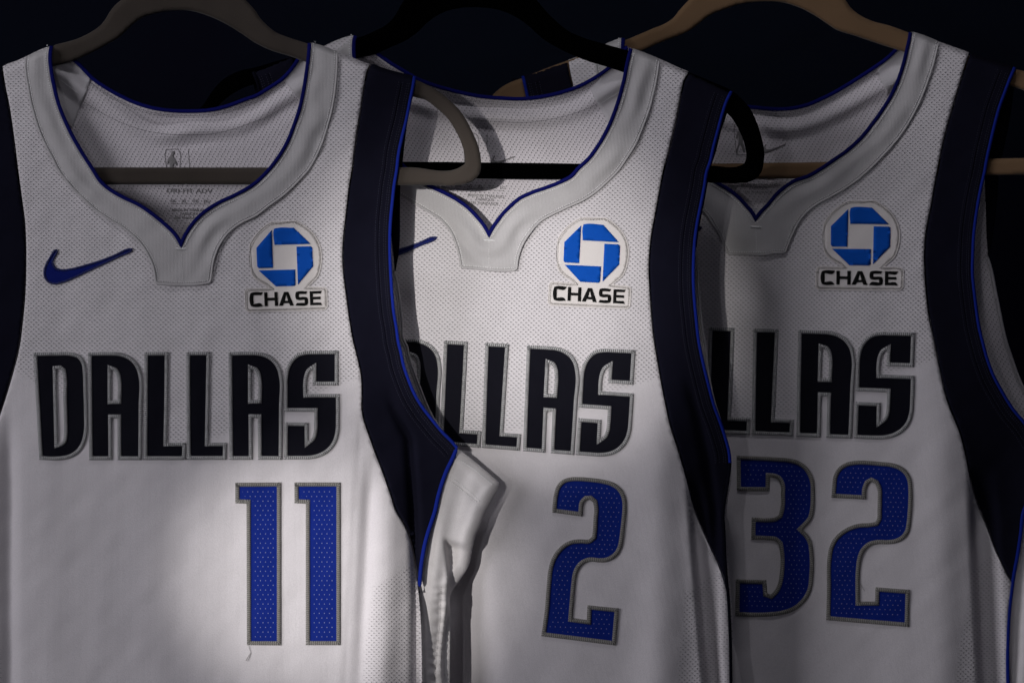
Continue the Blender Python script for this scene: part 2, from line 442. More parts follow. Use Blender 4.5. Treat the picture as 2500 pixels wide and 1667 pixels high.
# ---- jersey 11
n1 = cat(q(0,0,[(472,424),(462,480),(460,540),(472,660),(498,800),(530,930),(585,1080),(655,1230),(740,1380),(850,1553)]),
         q(0,417,[(925,100),(1020,180),(1130,243),(1280,315),(1410,405),(1530,505),(1605,580),(1645,640),(1661,672)]))
n1r = cat(q(0,417,[(1661,672),(1690,610),(1712,570),(1785,465),(1880,375),(2005,295),(2165,220),(2345,112)]),
          q(625,0,[(110,1568),(215,1430),(290,1300),(350,1150),(400,1000),(432,860),(455,720),(475,580),(486,480),(491,398)]))
cL1 = cat(q(0,0,[(240,520),(228,600),(234,680),(250,780),(275,920),(310,1060),(355,1200),(412,1330),(480,1460)]),
          q(0,417,[(535,0),(620,110),(740,240),(870,360),(1000,450),(1130,530),(1230,610),(1310,700),(1370,800),(1410,910),(1425,1010)]))
cB1 = q(0,417,[(1432,1040),(1550,1047),(1700,1050),(1850,1042),(1935,1028)])
cR1 = cat(q(0,417,[(1945,950),(1970,800),(2020,680),(2100,570),(2200,490),(2350,415)]),
          q(625,417,[(120,325),(250,230),(350,140),(425,60)]), q(625,0,[(480,1568),(545,1460),(612,1310),(662,1150),(702,1000),(727,850),(742,700),(748,560),(748,475)]))
wnR1 = cat(q(625,0,[(1045,590),(1020,640),(1000,720),(980,820),(955,1000),(930,1150),(900,1350),(875,1568)]),
           q(625,417,[(850,150),(830,330),(810,500),(795,650),(790,800),(800,960),(825,1150),(855,1370)]),
           q(625,834,[(890,0),(920,120),(950,250),(965,350),(968,500),(967,620),(985,720),(1030,850),(1090,1020),(1160,1200),(1230,1400)]),
           q(625,1250,[(1285,0),(1340,90),(1390,190),(1420,290),(1450,440),(1475,600),(1492,740)]))
lowR1 = cat(q(625,1250,[(1503,850),(1512,1000),(1520,1200),(1526,1568)]), [(1034,1800),(1040,2050)])
wnL1 = cat(q(0,0,[(24,612),(50,780),(90,980),(130,1250),(170,1568)]), q(0,417,[(190,150),(210,300),(230,450),(240,620),(243,800),(240,1000),(230,1200),(210,1400)]),
           q(0,834,[(190,0),(160,150),(130,260),(90,400),(40,560)]), [(-6,1032),(-40,1120),(-80,1230),(-118,1340),(-140,1440)])
ah1 = cat(q(625,0,[(1455,702),(1440,800),(1415,920),(1380,1100),(1340,1260),(1310,1400),(1290,1568)]),
          q(625,417,[(1268,130),(1250,300),(1235,450),(1228,650),(1232,850),(1240,1000),(1250,1150),(1265,1300),(1290,1450)]),
          q(625,834,[(1305,0),(1330,100),(1350,200),(1400,350),(1450,470),(1520,590),(1620,720),(1720,840),(1800,920),(1845,975)]))
sd1 = cat(q(625,834,[(1845,975),(1800,1080),(1760,1160),(1710,1290),(1670,1430)]), q(625,1250,[(1640,0),(1600,120),(1560,250),(1530,400),(1515,500),(1506,600),(1500,740)]), [(1027,1520),(1030,1667),(1034,2050)])
J[1] = dict(y0=0.0, axis=((440,105),(442,590)), rot=0.0, tip=(442,590), neckL=n1, neckR=n1r, colL=cL1, colB=cB1, colR=cR1, wnR=wnR1, wnL=wnL1, lowR=lowR1,
            lowL=A([(-142,1600),(-146,2050)]), ah=ah1, side=sd1,
            topL=cat(q(0,0,[(455,428),(400,445),(300,490),(240,520),(150,560),(60,592),(24,612)])),
            topR=cat(q(625,0,[(497,390),(600,418),(748,475),(900,535),(1010,580),(1045,590)])),
            topN=q(625,0,[(1045,590),(1080,590),(1130,612),(1220,640),(1300,662),(1380,682),(1450,697)]),
            bneck=cat(q(0,0,[(560,455),(640,520),(745,612),(830,705),(960,800),(1100,880),(1250,948),(1400,993),(1560,1016),(1750,1022),(1950,1008),(2100,970),(2250,915)]),
                      q(625,0,[(0,880),(120,808),(230,735),(310,655),(365,580),(410,500),(440,430)])),
            bedge=cat(q(625,0,[(1475,740),(1470,800),(1432,920),(1395,1100),(1360,1350),(1340,1568)]), q(625,417,[(1325,140),(1322,400),(1316,700),(1300,820),(1280,920)])),
            ledge=cat(q(625,417,[(1272,905),(1300,1000),(1325,1150),(1350,1350),(1375,1568)]), q(625,834,[(1388,20),(1412,120),(1460,270),(1520,430),(1580,580),(1640,700),(1700,790),(1760,870)])))
# ---- jersey 2
n2 = cat(q(625,0,[(912,330),(902,360),(896,430),(903,540)]), [(875,190),(892,250),(925,330),(975,395),(1020,437)],
         q(625,417,[(1600,143),(1710,193),(1850,268),(1950,342),(2030,425),(2095,505),(2139,583)]))
n2r = cat(q(625,417,[(2139,583),(2165,535),(2205,475),(2265,395),(2345,315)]), q(1250,417,[(60,260),(170,205),(300,160),(440,105),(550,45)]),
          q(1250,0,[(600,1555),(700,1460),(790,1340),(870,1200),(935,1050),(985,900),(1025,750),(1055,600),(1078,500),(1092,447)]))
cL2 = cat([(800,140),(806,220),(830,300),(880,385),(935,440)], q(625,417,[(1330,230),(1400,270),(1500,330),(1600,390),(1680,440),(1740,500),(1790,570),(1820,640),(1850,730),(1872,830)]))
cB2 = cat(q(625,417,[(1880,892),(2050,905),(2200,920),(2300,922)]), q(1250,417,[(0,918),(45,915)]))
cR2 = cat(q(1250,417,[(60,800),(100,680),(170,570),(260,470),(400,390),(530,330),(660,270),(780,190),(880,100)]),
          q(1250,0,[(978,1568),(1060,1450),(1130,1340),(1200,1180),(1260,1020),(1300,870),(1330,730),(1350,600),(1355,545)]))
wnR2 = cat(q(1250,0,[(1622,660),(1580,730),(1555,820),(1530,950),(1505,1080),(1470,1230),(1430,1400)]),
           q(1250,417,[(1385,0),(1350,180),(1310,400),(1280,560),(1258,750),(1252,900),(1258,1050),(1270,1250),(1290,1480)]),
           q(1250,834,[(1302,0),(1330,170),(1370,400),(1410,600),(1450,780),(1500,930),(1560,1130),(1610,1310)]),
           q(1250,1250,[(1677,0),(1740,150),(1820,330),(1890,480),(1940,620),(1975,750)]))
ah2 = cat(q(1250,0,[(2015,838),(1970,930),(1930,1050),(1890,1200),(1850,1350),(1815,1500)]),
          q(1250,417,[(1790,0),(1765,150),(1730,330),(1700,480),(1680,620),(1668,800),(1665,1000),(1672,1150),(1690,1350)]),
          q(1250,834,[(1715,0),(1740,130),(1765,240),(1810,420),(1860,600),(1905,720),(1955,870),(1998,1050),(2001,1110)]))
sd2 = cat(q(1250,834,[(2001,1110),(1985,1250),(1960,1400)]), q(1250,1250,[(1936,0),(1945,200),(1955,450),(1968,620),(1982,760)]), [(1781,1520),(1784,1667),(1790,2050)])
a2, b2 = (1205,105), (1190,570)
J[2] = dict(y0=0.07, axis=(a2,b2), rot=2.3, tip=(1194,570), neckL=n2, neckR=n2r, colL=cL2, colB=cB2, colR=cR2, wnR=wnR2,
            wnL=reflect(wnR2,a2,b2), lowR=cat(q(1250,1250,[(1986,900),(1995,1050),(2000,1200),(2005,1568)]),[(1790,1800),(1796,2050)]), ah=ah2, side=sd2,
            topL=cat(q(625,0,[(925,322),(820,342),(720,380),(650,412)]), [(770,125),(720,150)]),
            topR=cat(q(1250,0,[(1100,442),(1230,490),(1350,540),(1480,598),(1560,635),(1622,658)])),
            topN=q(1250,0,[(1622,658),(1700,690),(1850,760),(1950,808),(2010,832)]),
            bneck=cat(q(625,0,[(1000,400),(1080,470),(1150,520),(1250,590),(1350,650),(1500,735),(1650,790),(1850,845),(2050,885),(2300,905)]),
                      q(1250,0,[(0,908),(150,905),(300,885),(450,850),(600,800),(740,728),(850,655),(930,590),(1010,500),(1060,430)])),
            bedge=cat(q(1250,0,[(2040,870),(2010,930),(1975,1040),(1920,1200),(1870,1400),(1830,1530)]), q(1250,417,[(1800,100),(1775,240),(1742,400),(1712,560),(1695,700)])),
            ledge=cat(q(1250,417,[(1700,720),(1712,900),(1725,1100),(1740,1300),(1765,1480)]), q(1250,834,[(1790,60),(1800,180),(1830,380),(1870,560),(1915,700),(1960,860)])))
J[2]['wnL'][0] = J[2]['topL'][-1]
# ---- jersey 32
n3 = cat(q(1250,0,[(1020,350),(1018,440)]), [(1528,175),(1545,235),(1580,310),(1630,380),(1690,420),(1735,437)],
         q(1250,417,[(1890,115),(2000,180),(2085,250),(2155,325),(2205,385),(2236,440)]))
n3r = cat(q(1250,417,[(2236,440),(2290,372),(2345,315)]), q(1875,417,[(100,195),(230,100),(380,45)]),
          q(1875,0,[(470,1560),(600,1472),(730,1380),(850,1270),(950,1150),(1050,1010),(1130,880),(1190,750),(1240,600),(1275,460),(1300,350),(1308,298)]))
a3, b3 = (1872,88), (1845,537)
cR3 = cat(q(1875,417,[(185,690),(230,580),(280,480),(350,390),(450,310),(580,240),(700,170),(830,80)]),
          q(1875,0,[(925,1565),(1040,1450),(1150,1330),(1270,1170),(1350,1030),(1420,880),(1480,720),(1520,600),(1550,480),(1572,388)]))
wnR3 = cat(q(1875,0,[(1845,486),(1800,620),(1750,780),(1690,980),(1640,1150),(1595,1330)]),
           q(1875,417,[(1550,0),(1520,150),(1490,330),(1455,500),(1435,650),(1430,800),(1435,950),(1450,1150),(1475,1350)]),
           q(1875,834,[(1520,0),(1550,150),(1580,300),(1620,480),(1680,650),(1750,820),(1790,960),(1820,1100),(1860,1300)]),
           q(1875,1250,[(1945,0),(2010,150),(2080,340),(2150,490),(2200,590),(2238,645)]))
ah3 = cat(q(1875,0,[(2266,620),(2215,740),(2170,860),(2120,1000),(2080,1150),(2040,1320),(2005,1480)]),
          q(1875,417,[(1990,0),(1950,180),(1915,380),(1890,580),(1880,780),(1878,950),(1890,1080),(1910,1250),(1940,1450)]),
          q(1875,834,[(1970,0),(2010,150),(2070,310),(2150,460),(2250,620),(2350,740)]), [(2530,1075),(2552,1100)])
sd3 = cat([(2552,1100),(2535,1150),(2515,1210)], q(1875,1250,[(2345,0),(2320,200),(2290,400),(2260,560),(2240,700),(2217,900),(2205,1100),(2200,1350)]), [(2461,1667),(2462,1800),(2466,2050)])
J[3] = dict(y0=0.17, axis=(a3,b3), rot=1.7, tip=(1845,537), neckL=n3, neckR=n3r,
            colL=cat(reflect(cR3,a3,b3)[::-1][:-7], [(1722,520),(1741,550),(1756,575),(1768,600)]), colB=cat(q(1250,417,[(1985,770),(2200,772),(2350,772)]), q(1875,417,[(50,758),(160,757)])), colR=cR3,
            wnR=wnR3, wnL=reflect(wnR3,a3,b3), lowR=cat(q(1875,1250,[(2228,760),(2208,900),(2195,1100),(2190,1350)]), [(2457,1667),(2458,1800),(2462,2050)]), ah=ah3, side=sd3,
            topL=cat(q(1250,0,[(1030,342),(1000,350),(930,375),(850,408)]), q(1250,0,[(600,522)]), q(1250,0,[(518,552)])),
            topR=cat(q(1875,0,[(1312,290),(1440,328),(1580,388),(1700,430),(1845,483)])),
            topN=q(1875,0,[(1845,483),(1950,520),(2100,568),(2200,595),(2266,612)]),
            bneck=cat([(1540,125),(1570,160),(1620,195),(1680,225),(1740,247)], q(1250,0,[(2140,980),(2250,990)]), q(1875,0,[(0,1000),(100,1005),(230,995),(380,958),(500,905),(620,845),(750,768),(880,685),(1000,605),(1090,540),(1150,485),(1230,400)])),
            bedge=cat(q(1875,0,[(2290,640),(2270,740),(2235,1000),(2180,1300)]), q(1875,417,[(2118,20),(2108,200),(2090,400),(2060,620),(2030,790)])),
            ledge=cat(q(1875,417,[(2020,770),(2060,900),(2100,1100),(2150,1350)]), q(1875,834,[(2200,0),(2250,150),(2310,320),(2350,410)]), [(2520,975),(2540,1040)]))
J[3]['wnL'][0] = J[3]['topL'][-1]
for k, j in J.items():
    j['k'] = k
    if k > 1:
        j['ahL'] = reflect(j['ah'], *j['axis']); j['sdL'] = reflect(j['side'], *j['axis']); j['topNL'] = reflect(j['topN'], *j['axis']); j['lowL'] = reflect(j['lowR'], *j['axis'])
    else:
        j['ahL'] = reflect(j['ah'], *j['axis']); j['sdL'] = reflect(j['side'], *j['axis']); j['topNL'] = reflect(j['topN'], *j['axis'])
j = J[3]      # the shoulder of the rear jersey that shows above the middle one
j['ahL'][:4] = q(1250,0,[(100,700),(118,780),(140,880),(160,980)])
j['topNL'] = cat(j['topL'][-1:], q(1250,0,[(400,590),(250,645),(100,698)]))
J[3]['wnL'][:3] = q(1250,0,[(518,552),(540,680),(565,800)])

U_X = np.array([-300, 0, 35, 80, 146, 279, 380, 442, 520, 693, 785, 827, 878, 1000, 1300]) - 442.0
U_Y = np.array([880, 898, 903, 932, 967, 1031, 1070, 1082, 1070, 1010, 955, 940, 922, 890, 860]) - 590.0
SIDE_MESH = {1: A([(1008,1360),(945,1400),(900,1424),(892,1490),(880,1570),(872,1667),(850,2100),(1200,2100),(1200,1300)]),
             2: A([(1752,1372),(1690,1424),(1659,1438),(1656,1540),(1646,1596),(1644,1667),(1630,2100),(1900,2100),(1900,1300)]),
             3: A([(2425,1332),(2385,1365),(2359,1383),(2349,1490),(2338,1543),(2325,1622),(2320,1667),(2300,2100),(2600,2100),(2600,1200)])}
def local(j, P):
    a = math.radians(j['rot']); v = P - np.array(j['tip'], float)
    return np.stack([v[:, 0] * math.cos(a) + v[:, 1] * math.sin(a), -v[:, 0] * math.sin(a) + v[:, 1] * math.cos(a)], 1)
def knit_attr(j):
    def f(P):
        l = local(j, P); k = sst(16, -16, l[:, 1] - np.interp(l[:, 0], U_X, U_Y))
        sm = SIDE_MESH[j['k']]
        for poly in (sm, reflect(sm, *j['axis'])):
            ins = inside(P, [poly]); d = pdist(P, poly, True)
            k = np.maximum(k, np.where(ins, 0.72 * sst(-2, 22, d), 0))
        return {'mesh_knit': k}
    return f

def pleat(x, y, x0, y0, sl, wd, amp, ya, yb, fade=2.4):
    t = (x - (x0 + (y - y0) * sl)) / wd
    prof = np.where(t < 0, 0.10 * np.exp(-(t / 0.8) ** 2) * -1 + 0.0, 0) + sst(0.0, 0.38, t) * (1 - sst(0.75, fade, t)) - 0.10 * np.where(t >= 0, np.exp(-(t / 0.25) ** 2), 0)
    return amp * prof * sst(ya, yb, y)
def front_depth(j):
    k = j['k']; ax = np.array(j['tip'], float)
    shL = smooth(cat(j['topNL'][::-1], j['topL'][::-1]), False, 60, 20); shR = smooth(cat(j['topR'], j['topN']), False, 60, 20)
    sh = np.vstack([shL, shR])
    def f(x, y):
        P = np.stack([x, y], 1); l = local(j, P); lx, ly = l[:, 0], l[:, 1]
        h = 0.026 * sst(430, 680, np.abs(lx)) * sst(150, 620, ly)
        h = h - 0.004 * np.exp(-(lx / 300) ** 2) * sst(0, 500, ly)
        damp = sst(-120, 350, ly)
        h = h + 0.0014 * wob(x, y * 0.45, 3 + k, 210) * (0.35 + damp) + 0.0005 * wob(x, y, 40 + k, 75)
        if k == 1:
            h = h + 0.0055 * np.exp(-((x - 24) / 17) ** 2) * sst(950, 1150, y)
            h = h - 0.004 * np.exp(-((x + 20) / 24) ** 2) * sst(950, 1150, y)
            xc = 877 - (y - 1000) * 0.062
            h = h + 0.0011 * (sst(-1.5, 1.5, x - xc) - sst(0, 60, x - xc)) * sst(980, 1100, y)
            xv = 905 - (y - 1150) * 0.05
            h = h + 0.0065 * np.exp(-((x - xv) / 17) ** 2) * sst(1090, 1250, y) * (1 - 0.4 * sst(1450, 1700, y))
            h = h - 0.006 * np.exp(-((x - xv - 55) / 34) ** 2) * sst(1090, 1300, y)
            # the navy side gathers in a fold
            xf_ = np.interp(y, [900, 1000, 1070, 1250, 1460], [930, 962, 998, 1010, 1016])
            h = h + 0.010 * np.exp(-((x - xf_) / 10) ** 2) * sst(940, 1060, y)
        if k == 2:
            h = h + pleat(x, y, 1677, 1206, 0.085, 23, 0.020, 1130, 1330)
            h = h - 0.004 * np.exp(-((x - 1610) / 50) ** 2) * sst(950, 1200, y)
            xf_ = np.interp(y, [900, 1000, 1100, 1250], [1670, 1700, 1722, 1745])
            h = h + 0.006 * np.exp(-((x - xf_) / 12) ** 2) * sst(900, 1000, y)
            h = h + 0.048 * np.exp(-((x - 1105) / (48 + 24 * sst(1350, 1667, y))) ** 2) * sst(1180, 1480, y) - 0.003 * np.exp(-((x - 1200) / 50) ** 2) * sst(1150, 1500, y)
        if k == 3:
            h = h + pleat(x, y, 2365, 1250, 0.050, 33, 0.022, 1120, 1280)
            h = h - 0.005 * np.exp(-((x - 2310) / 50) ** 2) * sst(900, 1200, y)
        # keep the yoke in front of the hanger, and roll the cloth over it along the shoulders
        h = h * sst(-560, -60, ly) + np.minimum(h, 0.0015) * (1 - sst(-560, -60, ly))
        d = pdist(P, sh)
        h = h + 0.013 * np.clip(1 - d / 15, 0, 1) ** 2 * (ly < -150)
        return j['y0'] + h
    return f
def back_depth(j):
    fd = None; nk = smooth(j['bneck'], False, 60, 12)
    def f(x, y):
        P = np.stack([x, y], 1); l = local(j, P); lx, ly = l[:, 0], l[:, 1]
        h = 0.0150 + 0.006 * sst(-450, -250, ly) + 0.010 * sst(-200, 300, ly)
        d = pdist(P, nk); a = np.exp(-((d - 34) / 40) ** 2)
        m = 0.6 + 0.7 * wob(x, y * 0.5, 9 + j['k'], 260)
        h = h + 0.0050 * np.sin(d / 11.0 + 2.2 * wob(x, y, 30 + j['k'], 300)) * a * np.clip(m + 0.3, 0.1, 1.5)
        h = h + 0.0012 * wob(x * 0.5, y, 77 + j['k'], 120)
        h = h + 0.020 * sst(500, 640, np.abs(lx)) * sst(150, 500, ly)
        if j['k'] == 2: h = h + 0.045 * np.exp(-((x - 1105) / 80) ** 2) * sst(1130, 1400, y)
        return j['y0'] + h
    return f
def plus(f, d): return lambda x, y: f(x, y) + d

def uvj(j): return lambda P: local(j, P)

# ---------------------------------------------------------------- glyph contours (measured on jersey 11)
D_o = q(0,834,[(305,98),(520,95),(650,97),(735,125),(780,190),(795,290),(800,450),(805,650),(803,830),(780,930),(720,1020),(640,1068),(560,1084),(360,1082)])
D_h = q(0,834,[(518,256),(548,253),(570,270),(578,310),(581,500),(585,700),(585,860),(580,895),(562,922),(533,932),(528,700),(522,450)])
A_o = q(0,834,[(808,96),(1000,94),(1090,97),(1165,118),(1235,165),(1283,235),(1306,320),(1307,600),(1303,1085),(1080,1085),(1077,702),(1027,702),(1030,1085),(818,1085),(812,600)])
A_h = q(0,834,[(1022,262),(1050,272),(1072,310),(1080,360),(1080,537),(1022,537)])
L_o = q(0,834,[(1325,94),(1547,93),(1543,500),(1535,925),(1708,925),(1705,1084),(1317,1084),(1322,600)])
L2_o = q(0,834,[(1710,93),(1930,91),(1923,500),(1915,925),(2083,925),(2078,1082),(1717,1082),(1712,600)])
A2_o = A_o + np.array([342.8, -0.6]); A2_h = A_h + np.array([342.8, -1.0])
S_o = q(625,834,[(757,80),(757,400),(520,400),(520,255),(497,272),(477,315),(468,370),(468,478),(768,478),(768,700),(763,830),(738,920),(680,1000),(600,1052),(510,1076),(400,1080),(257,1080),
                 (260,738),(480,740),(482,905),(510,882),(526,840),(532,760),(532,642),(258,642),(258,480),(260,330),(280,230),(325,155),(380,108),(450,88),(560,83)])
WORD = [('D', D_o, D_h), ('A', A_o, A_h), ('L', L_o, None), ('L', L2_o, None), ('A', A2_o, A2_h), ('S', S_o, None)]
src_pts = [(557.7,858.7),(826.3,855.3),(559.3,1121.8),(693.4,1120.7),(454.8,858.7),(352.4,858.7),(456.6,1121.8),(826.3,940.4)]
m2 = fit_map(src_pts, [(1284,839.3),(1551.9,854.7),(1279.3,1100),(1403.7,1109.3),(1183.5,835.3),(1086.4,833),(1174.2,1093.3),(1547.3,939.8)], 2)
m3 = fit_map(src_pts + [(552.7,1121.8),(453.5,1122.6)], [(1944.7,806.6),(2235.4,811.9),(1942.3,1065.4),(2083.8,1069.4),(1837.8,800.5),(1734,797.3),(1834.3,1061.4),(2231.4,894.6),(1938,1066.7),(1831,1060)], 2)
WMAP = {1: lambda p: A(p), 2: m2, 3: m3}
one_a = A([(574.5,1177.6),(686.2,1177),(686.2,1574.5),(602.6,1574),(601.6,1229),(574.5,1228)])
one_b = A([(718.6,1177),(831.6,1177),(831.6,1574),(746.5,1574),(746.5,1229),(719,1228)])
two_2 = cat(q(1250,834,[(368,1565),(375,1470),(387,1390),(415,1315),(465,1265),(535,1243),(620,1240),(720,1248),(830,1262),(920,1287),(990,1332),(1030,1390),(1050,1460),(1052,1540)]),
            q(1250,1250,[(1045,60),(1035,150),(1022,250),(1005,330),(970,390),(920,432),(860,455),(790,458),(715,452),(660,472),(620,512),(597,565),(585,640),(570,800),(556,968),
                         (687,987),(690,850),(982,880),(953,1221),(268,1135),(300,900),(320,650),(335,520),(362,430),(410,350),(475,288),(555,253),(640,247),(705,247),(735,222),(742,160),(748,50)]),
            q(1250,834,[(755,1540),(745,1475),(715,1450),(685,1452),(658,1480),(650,1540)]), q(1250,1250,[(645,38)]))
two_3 = cat(q(1875,834,[(583,1430),(588,1330),(602,1230),(640,1160),(705,1113),(790,1092),(900,1090),(1020,1100),(1135,1112),(1220,1142),(1280,1192),(1315,1260),(1326,1350),(1324,1500)]),
            q(1875,1250,[(1318,30),(1310,110),(1292,185),(1250,242),(1180,280),(1090,292),(1000,292),(935,310),(885,358),(857,430),(846,520),(842,817),(982,817),(985,686),(1301,710),(1293,1052),(533,988),
                         (540,700),(545,420),(562,325),(600,245),(660,182),(735,135),(825,105),(930,97),(985,88),(1002,58),(1004,0)]),
            q(1875,834,[(1006,1440),(1003,1350),(983,1303),(950,1287),(922,1302),(905,1345),(900,1447)]))
three = cat([(1798,1111)], q(1875,834,[(-100,1050),(60,1058),(190,1068),(270,1088),(340,1130),(395,1200),(425,1290),(430,1400),(428,1500)]),
            q(1875,1250,[(420,0),(402,60),(362,112),(318,156),(368,208),(403,275),(415,350),(415,600),(403,700),(365,785),(300,860),(220,912),(120,942),(0,955),(-120,958)]),
            [(1795,1503),(1796.5,1413),(1871,1415),(1873,1447)], q(1875,1250,[(25,752),(62,715),(95,640),(108,560),(108,350),(98,292),(62,263),(0,256)]), [(1834,1316.5),(1835,1262)],
            q(1875,1250,[(0,52),(62,45),(98,22),(112,-30)]), q(1875,834,[(118,1400),(112,1300),(88,1262),(40,1245),(18,1243),(15,1372)]), [(1799,1198)])
# sponsor patch (measured on jersey 2, crop 1250,417)
P_out = A([(620,433),(740,428),(865,430),(905,455),(1040,600),(1057,640),(1050,900),(1030,948),(932,1042),(1075,1058),(1097,1082),(1088,1243),(1060,1270),(700,1255),(352,1238),(325,1210),(337,1038),(360,1015),(560,1028),(432,925),(411,885),(417,625),(438,590),(585,450)])
P_pieces = [A([(668,490),(838,496),(980,656),(648,639),(652,505),(656,493)]), A([(635,502),(616,848),(487,842),(473,826),(480,655)]),
            A([(848,670),(978,676),(992,690),(984,862),(831,1017)]), A([(483,862),(818,878),(809,1016),(796,1028),(628,1019)])]
C_ = [(1,0),(.2,0),(.05,.05),(0,.17),(0,.83),(.05,.95),(.17,1),(.97,1),(.84,.81),(.25,.81),(.25,.2),(.87,.2)]
H_ = [(0,0),(.24,0),(.24,.4),(.76,.4),(.76,0),(1,0),(1,1),(.76,1),(.76,.6),(.24,.6),(.24,1),(0,1)]
A_ = [(.38,0),(.66,0),(1,1),(.75,1),(.68,.82),(.34,.82),(.26,1),(0,1)]; Ah_ = [(.52,.2),(.62,.64),(.41,.64)]
S_ = [(.97,0),(.2,0),(.08,.04),(.04,.14),(.04,.45),(.09,.56),(.2,.6),(.73,.6),(.73,.81),(.12,.81),(0,1),(.82,1),(.94,.96),(.98,.86),(.98,.53),(.93,.43),(.82,.4),(.3,.4),(.3,.19),(.86,.19)]
E_ = [(0,0),(1,0),(.88,.19),(.25,.19),(.25,.4),(.88,.4),(.88,.59),(.25,.59),(.25,.81),(.86,.81),(.98,1),(0,1)]
def tquad(pts, x0, x1, ytl, ytr, ybl, ybr, lean=-6):
    p = A(pts); u, v = p[:, 0], p[:, 1]
    return np.stack([x0 + (x1 - x0) * u + lean * v, (ytl*(1-u) + ytr*u)*(1-v) + (ybl*(1-u) + ybr*u)*v], 1)
P_text = [([C_], 384,503,1057,1064,1188,1193), ([H_], 514,638,1065,1071,1193,1199), ([A_, Ah_], 645,783,1072,1080,1199,1207), ([S_], 797,914,1079,1085,1208,1214), ([E_], 932,1045,1086,1091,1215,1221)]
pm_src = [(648,638),(980,655),(830,1018),(615,848),(818,878),(840,497),(628,1018),(1045,1090),(1030,1220)]
pm1 = fit_map(pm_src + [(380,1190)], [(165,682),(505,668),(388,1042),(158,890),(362,905),(345,525),(185,1062),(600,1100),(600,1235),(-52,1248)])
pm3 = fit_map(pm_src + [(380,1058)], [(757,487),(1110,492),(962,857),(730,695),(943,717),(955,338),(742,868),(1190,922),(1188,1052),(487,915)])
PMAP = {1: lambda p: q(625,417, pm1(p)), 2: lambda p: q(1250,417, A(p)), 3: lambda p: q(1875,417, pm3(p))}
TICK = q(0,417,[(520,718),(536,735),(525,765),(502,800),(492,830),(496,862),(522,892),(570,903),(640,896),(760,866),(900,825),(1050,768),(1195,710),(1218,712),(1222,728),(1208,742),(1100,792),(950,862),(800,932),(650,1002),(560,1035),(490,1044),(440,1027),(407,985),(397,930),(408,880),(430,830),(460,780),(498,725)])
TMAP = {1: lambda p: A(p), 2: lambda p: local_inv(2, p, (1067.8,580)), 3: lambda p: local_inv(3, p, (1714,556))}
def local_inv(k, p, tip):
    a = math.radians(J[k]['rot'] * 0.8); v = A(p) - np.array([325, 608.5])
    return np.stack([v[:, 0]*math.cos(a) - v[:, 1]*math.sin(a), v[:, 0]*math.sin(a) + v[:, 1]*math.cos(a)], 1) + np.array(tip, float)

# ---------------------------------------------------------------- builders
def applique(name, loops, dfn, mat_fill, mat_border, parent, half=4.7, border_name='border', t=0.0009, step=7.0, uvf=None, label=None, th=40):
    loops = [smooth(l, True, th, 5) for l in loops]
    def at(P): return {'edge_px': np.min([pdist(P, l, True) for l in loops], 0)}
    o = panel(name, [inset(loops[0], 2.0)] + [inset(l, -2.0) for l in loops[1:]], plus(dfn, -t), t * 1.2, mat_fill, parent, step, uvf, at)
    place(o, parent)
    if label: o['label'] = label
    if mat_border is not None:
        parts = []
        for i, l in enumerate(loops):
            c = inset(l, half if i == 0 else -half)
            sweep('b', c, half, plus(dfn, -t - 0.0003), mat_border, o, True, 0.6, 8, 0, False, parts)
        join_link(border_name, parts, mat_border, o)
    return o

def text_mesh(name, body, px, py, cap, dfn, mat, parent, ang=0.0, xs=1.0, align='CENTER'):
    cu = bpy.data.curves.new(name, 'FONT'); cu.body = body; cu.size = 1.0; cu.align_x = align; cu.resolution_u = 3; cu.offset = 0.008
    tmp = bpy.data.objects.new(name, cu); COL.objects.link(tmp)
    dg = bpy.context.evaluated_depsgraph_get(); me = bpy.data.meshes.new_from_object(tmp.evaluated_get(dg))
    bpy.data.objects.remove(tmp)
    co = np.array([v.co[:] for v in me.vertices]); s = cap / 0.72
    x = co[:, 0] * s * xs; y = -co[:, 1] * s; a = math.radians(ang)
    P = np.stack([px + x*math.cos(a) - y*math.sin(a), py + x*math.sin(a) + y*math.cos(a)], 1)
    F = [list(p.vertices) for p in me.polygons]
    front = W(P, dfn(P[:, 0], P[:, 1])); n = len(P)
    back = W(P, dfn(P[:, 0], P[:, 1]) + 0.0002)
    cnt = {}
    for f in F:
        for i in range(len(f)): cnt[(f[i], f[(i+1) % len(f)])] = 1
    sides = [[j_, i_, i_ + n, j_ + n] for (i_, j_) in cnt if (j_, i_) not in cnt]
    return link(name, np.vstack([front, back]), F + [[i + n for i in f][::-1] for f in F] + sides, mat, parent, np.vstack([P, P]), None, False)

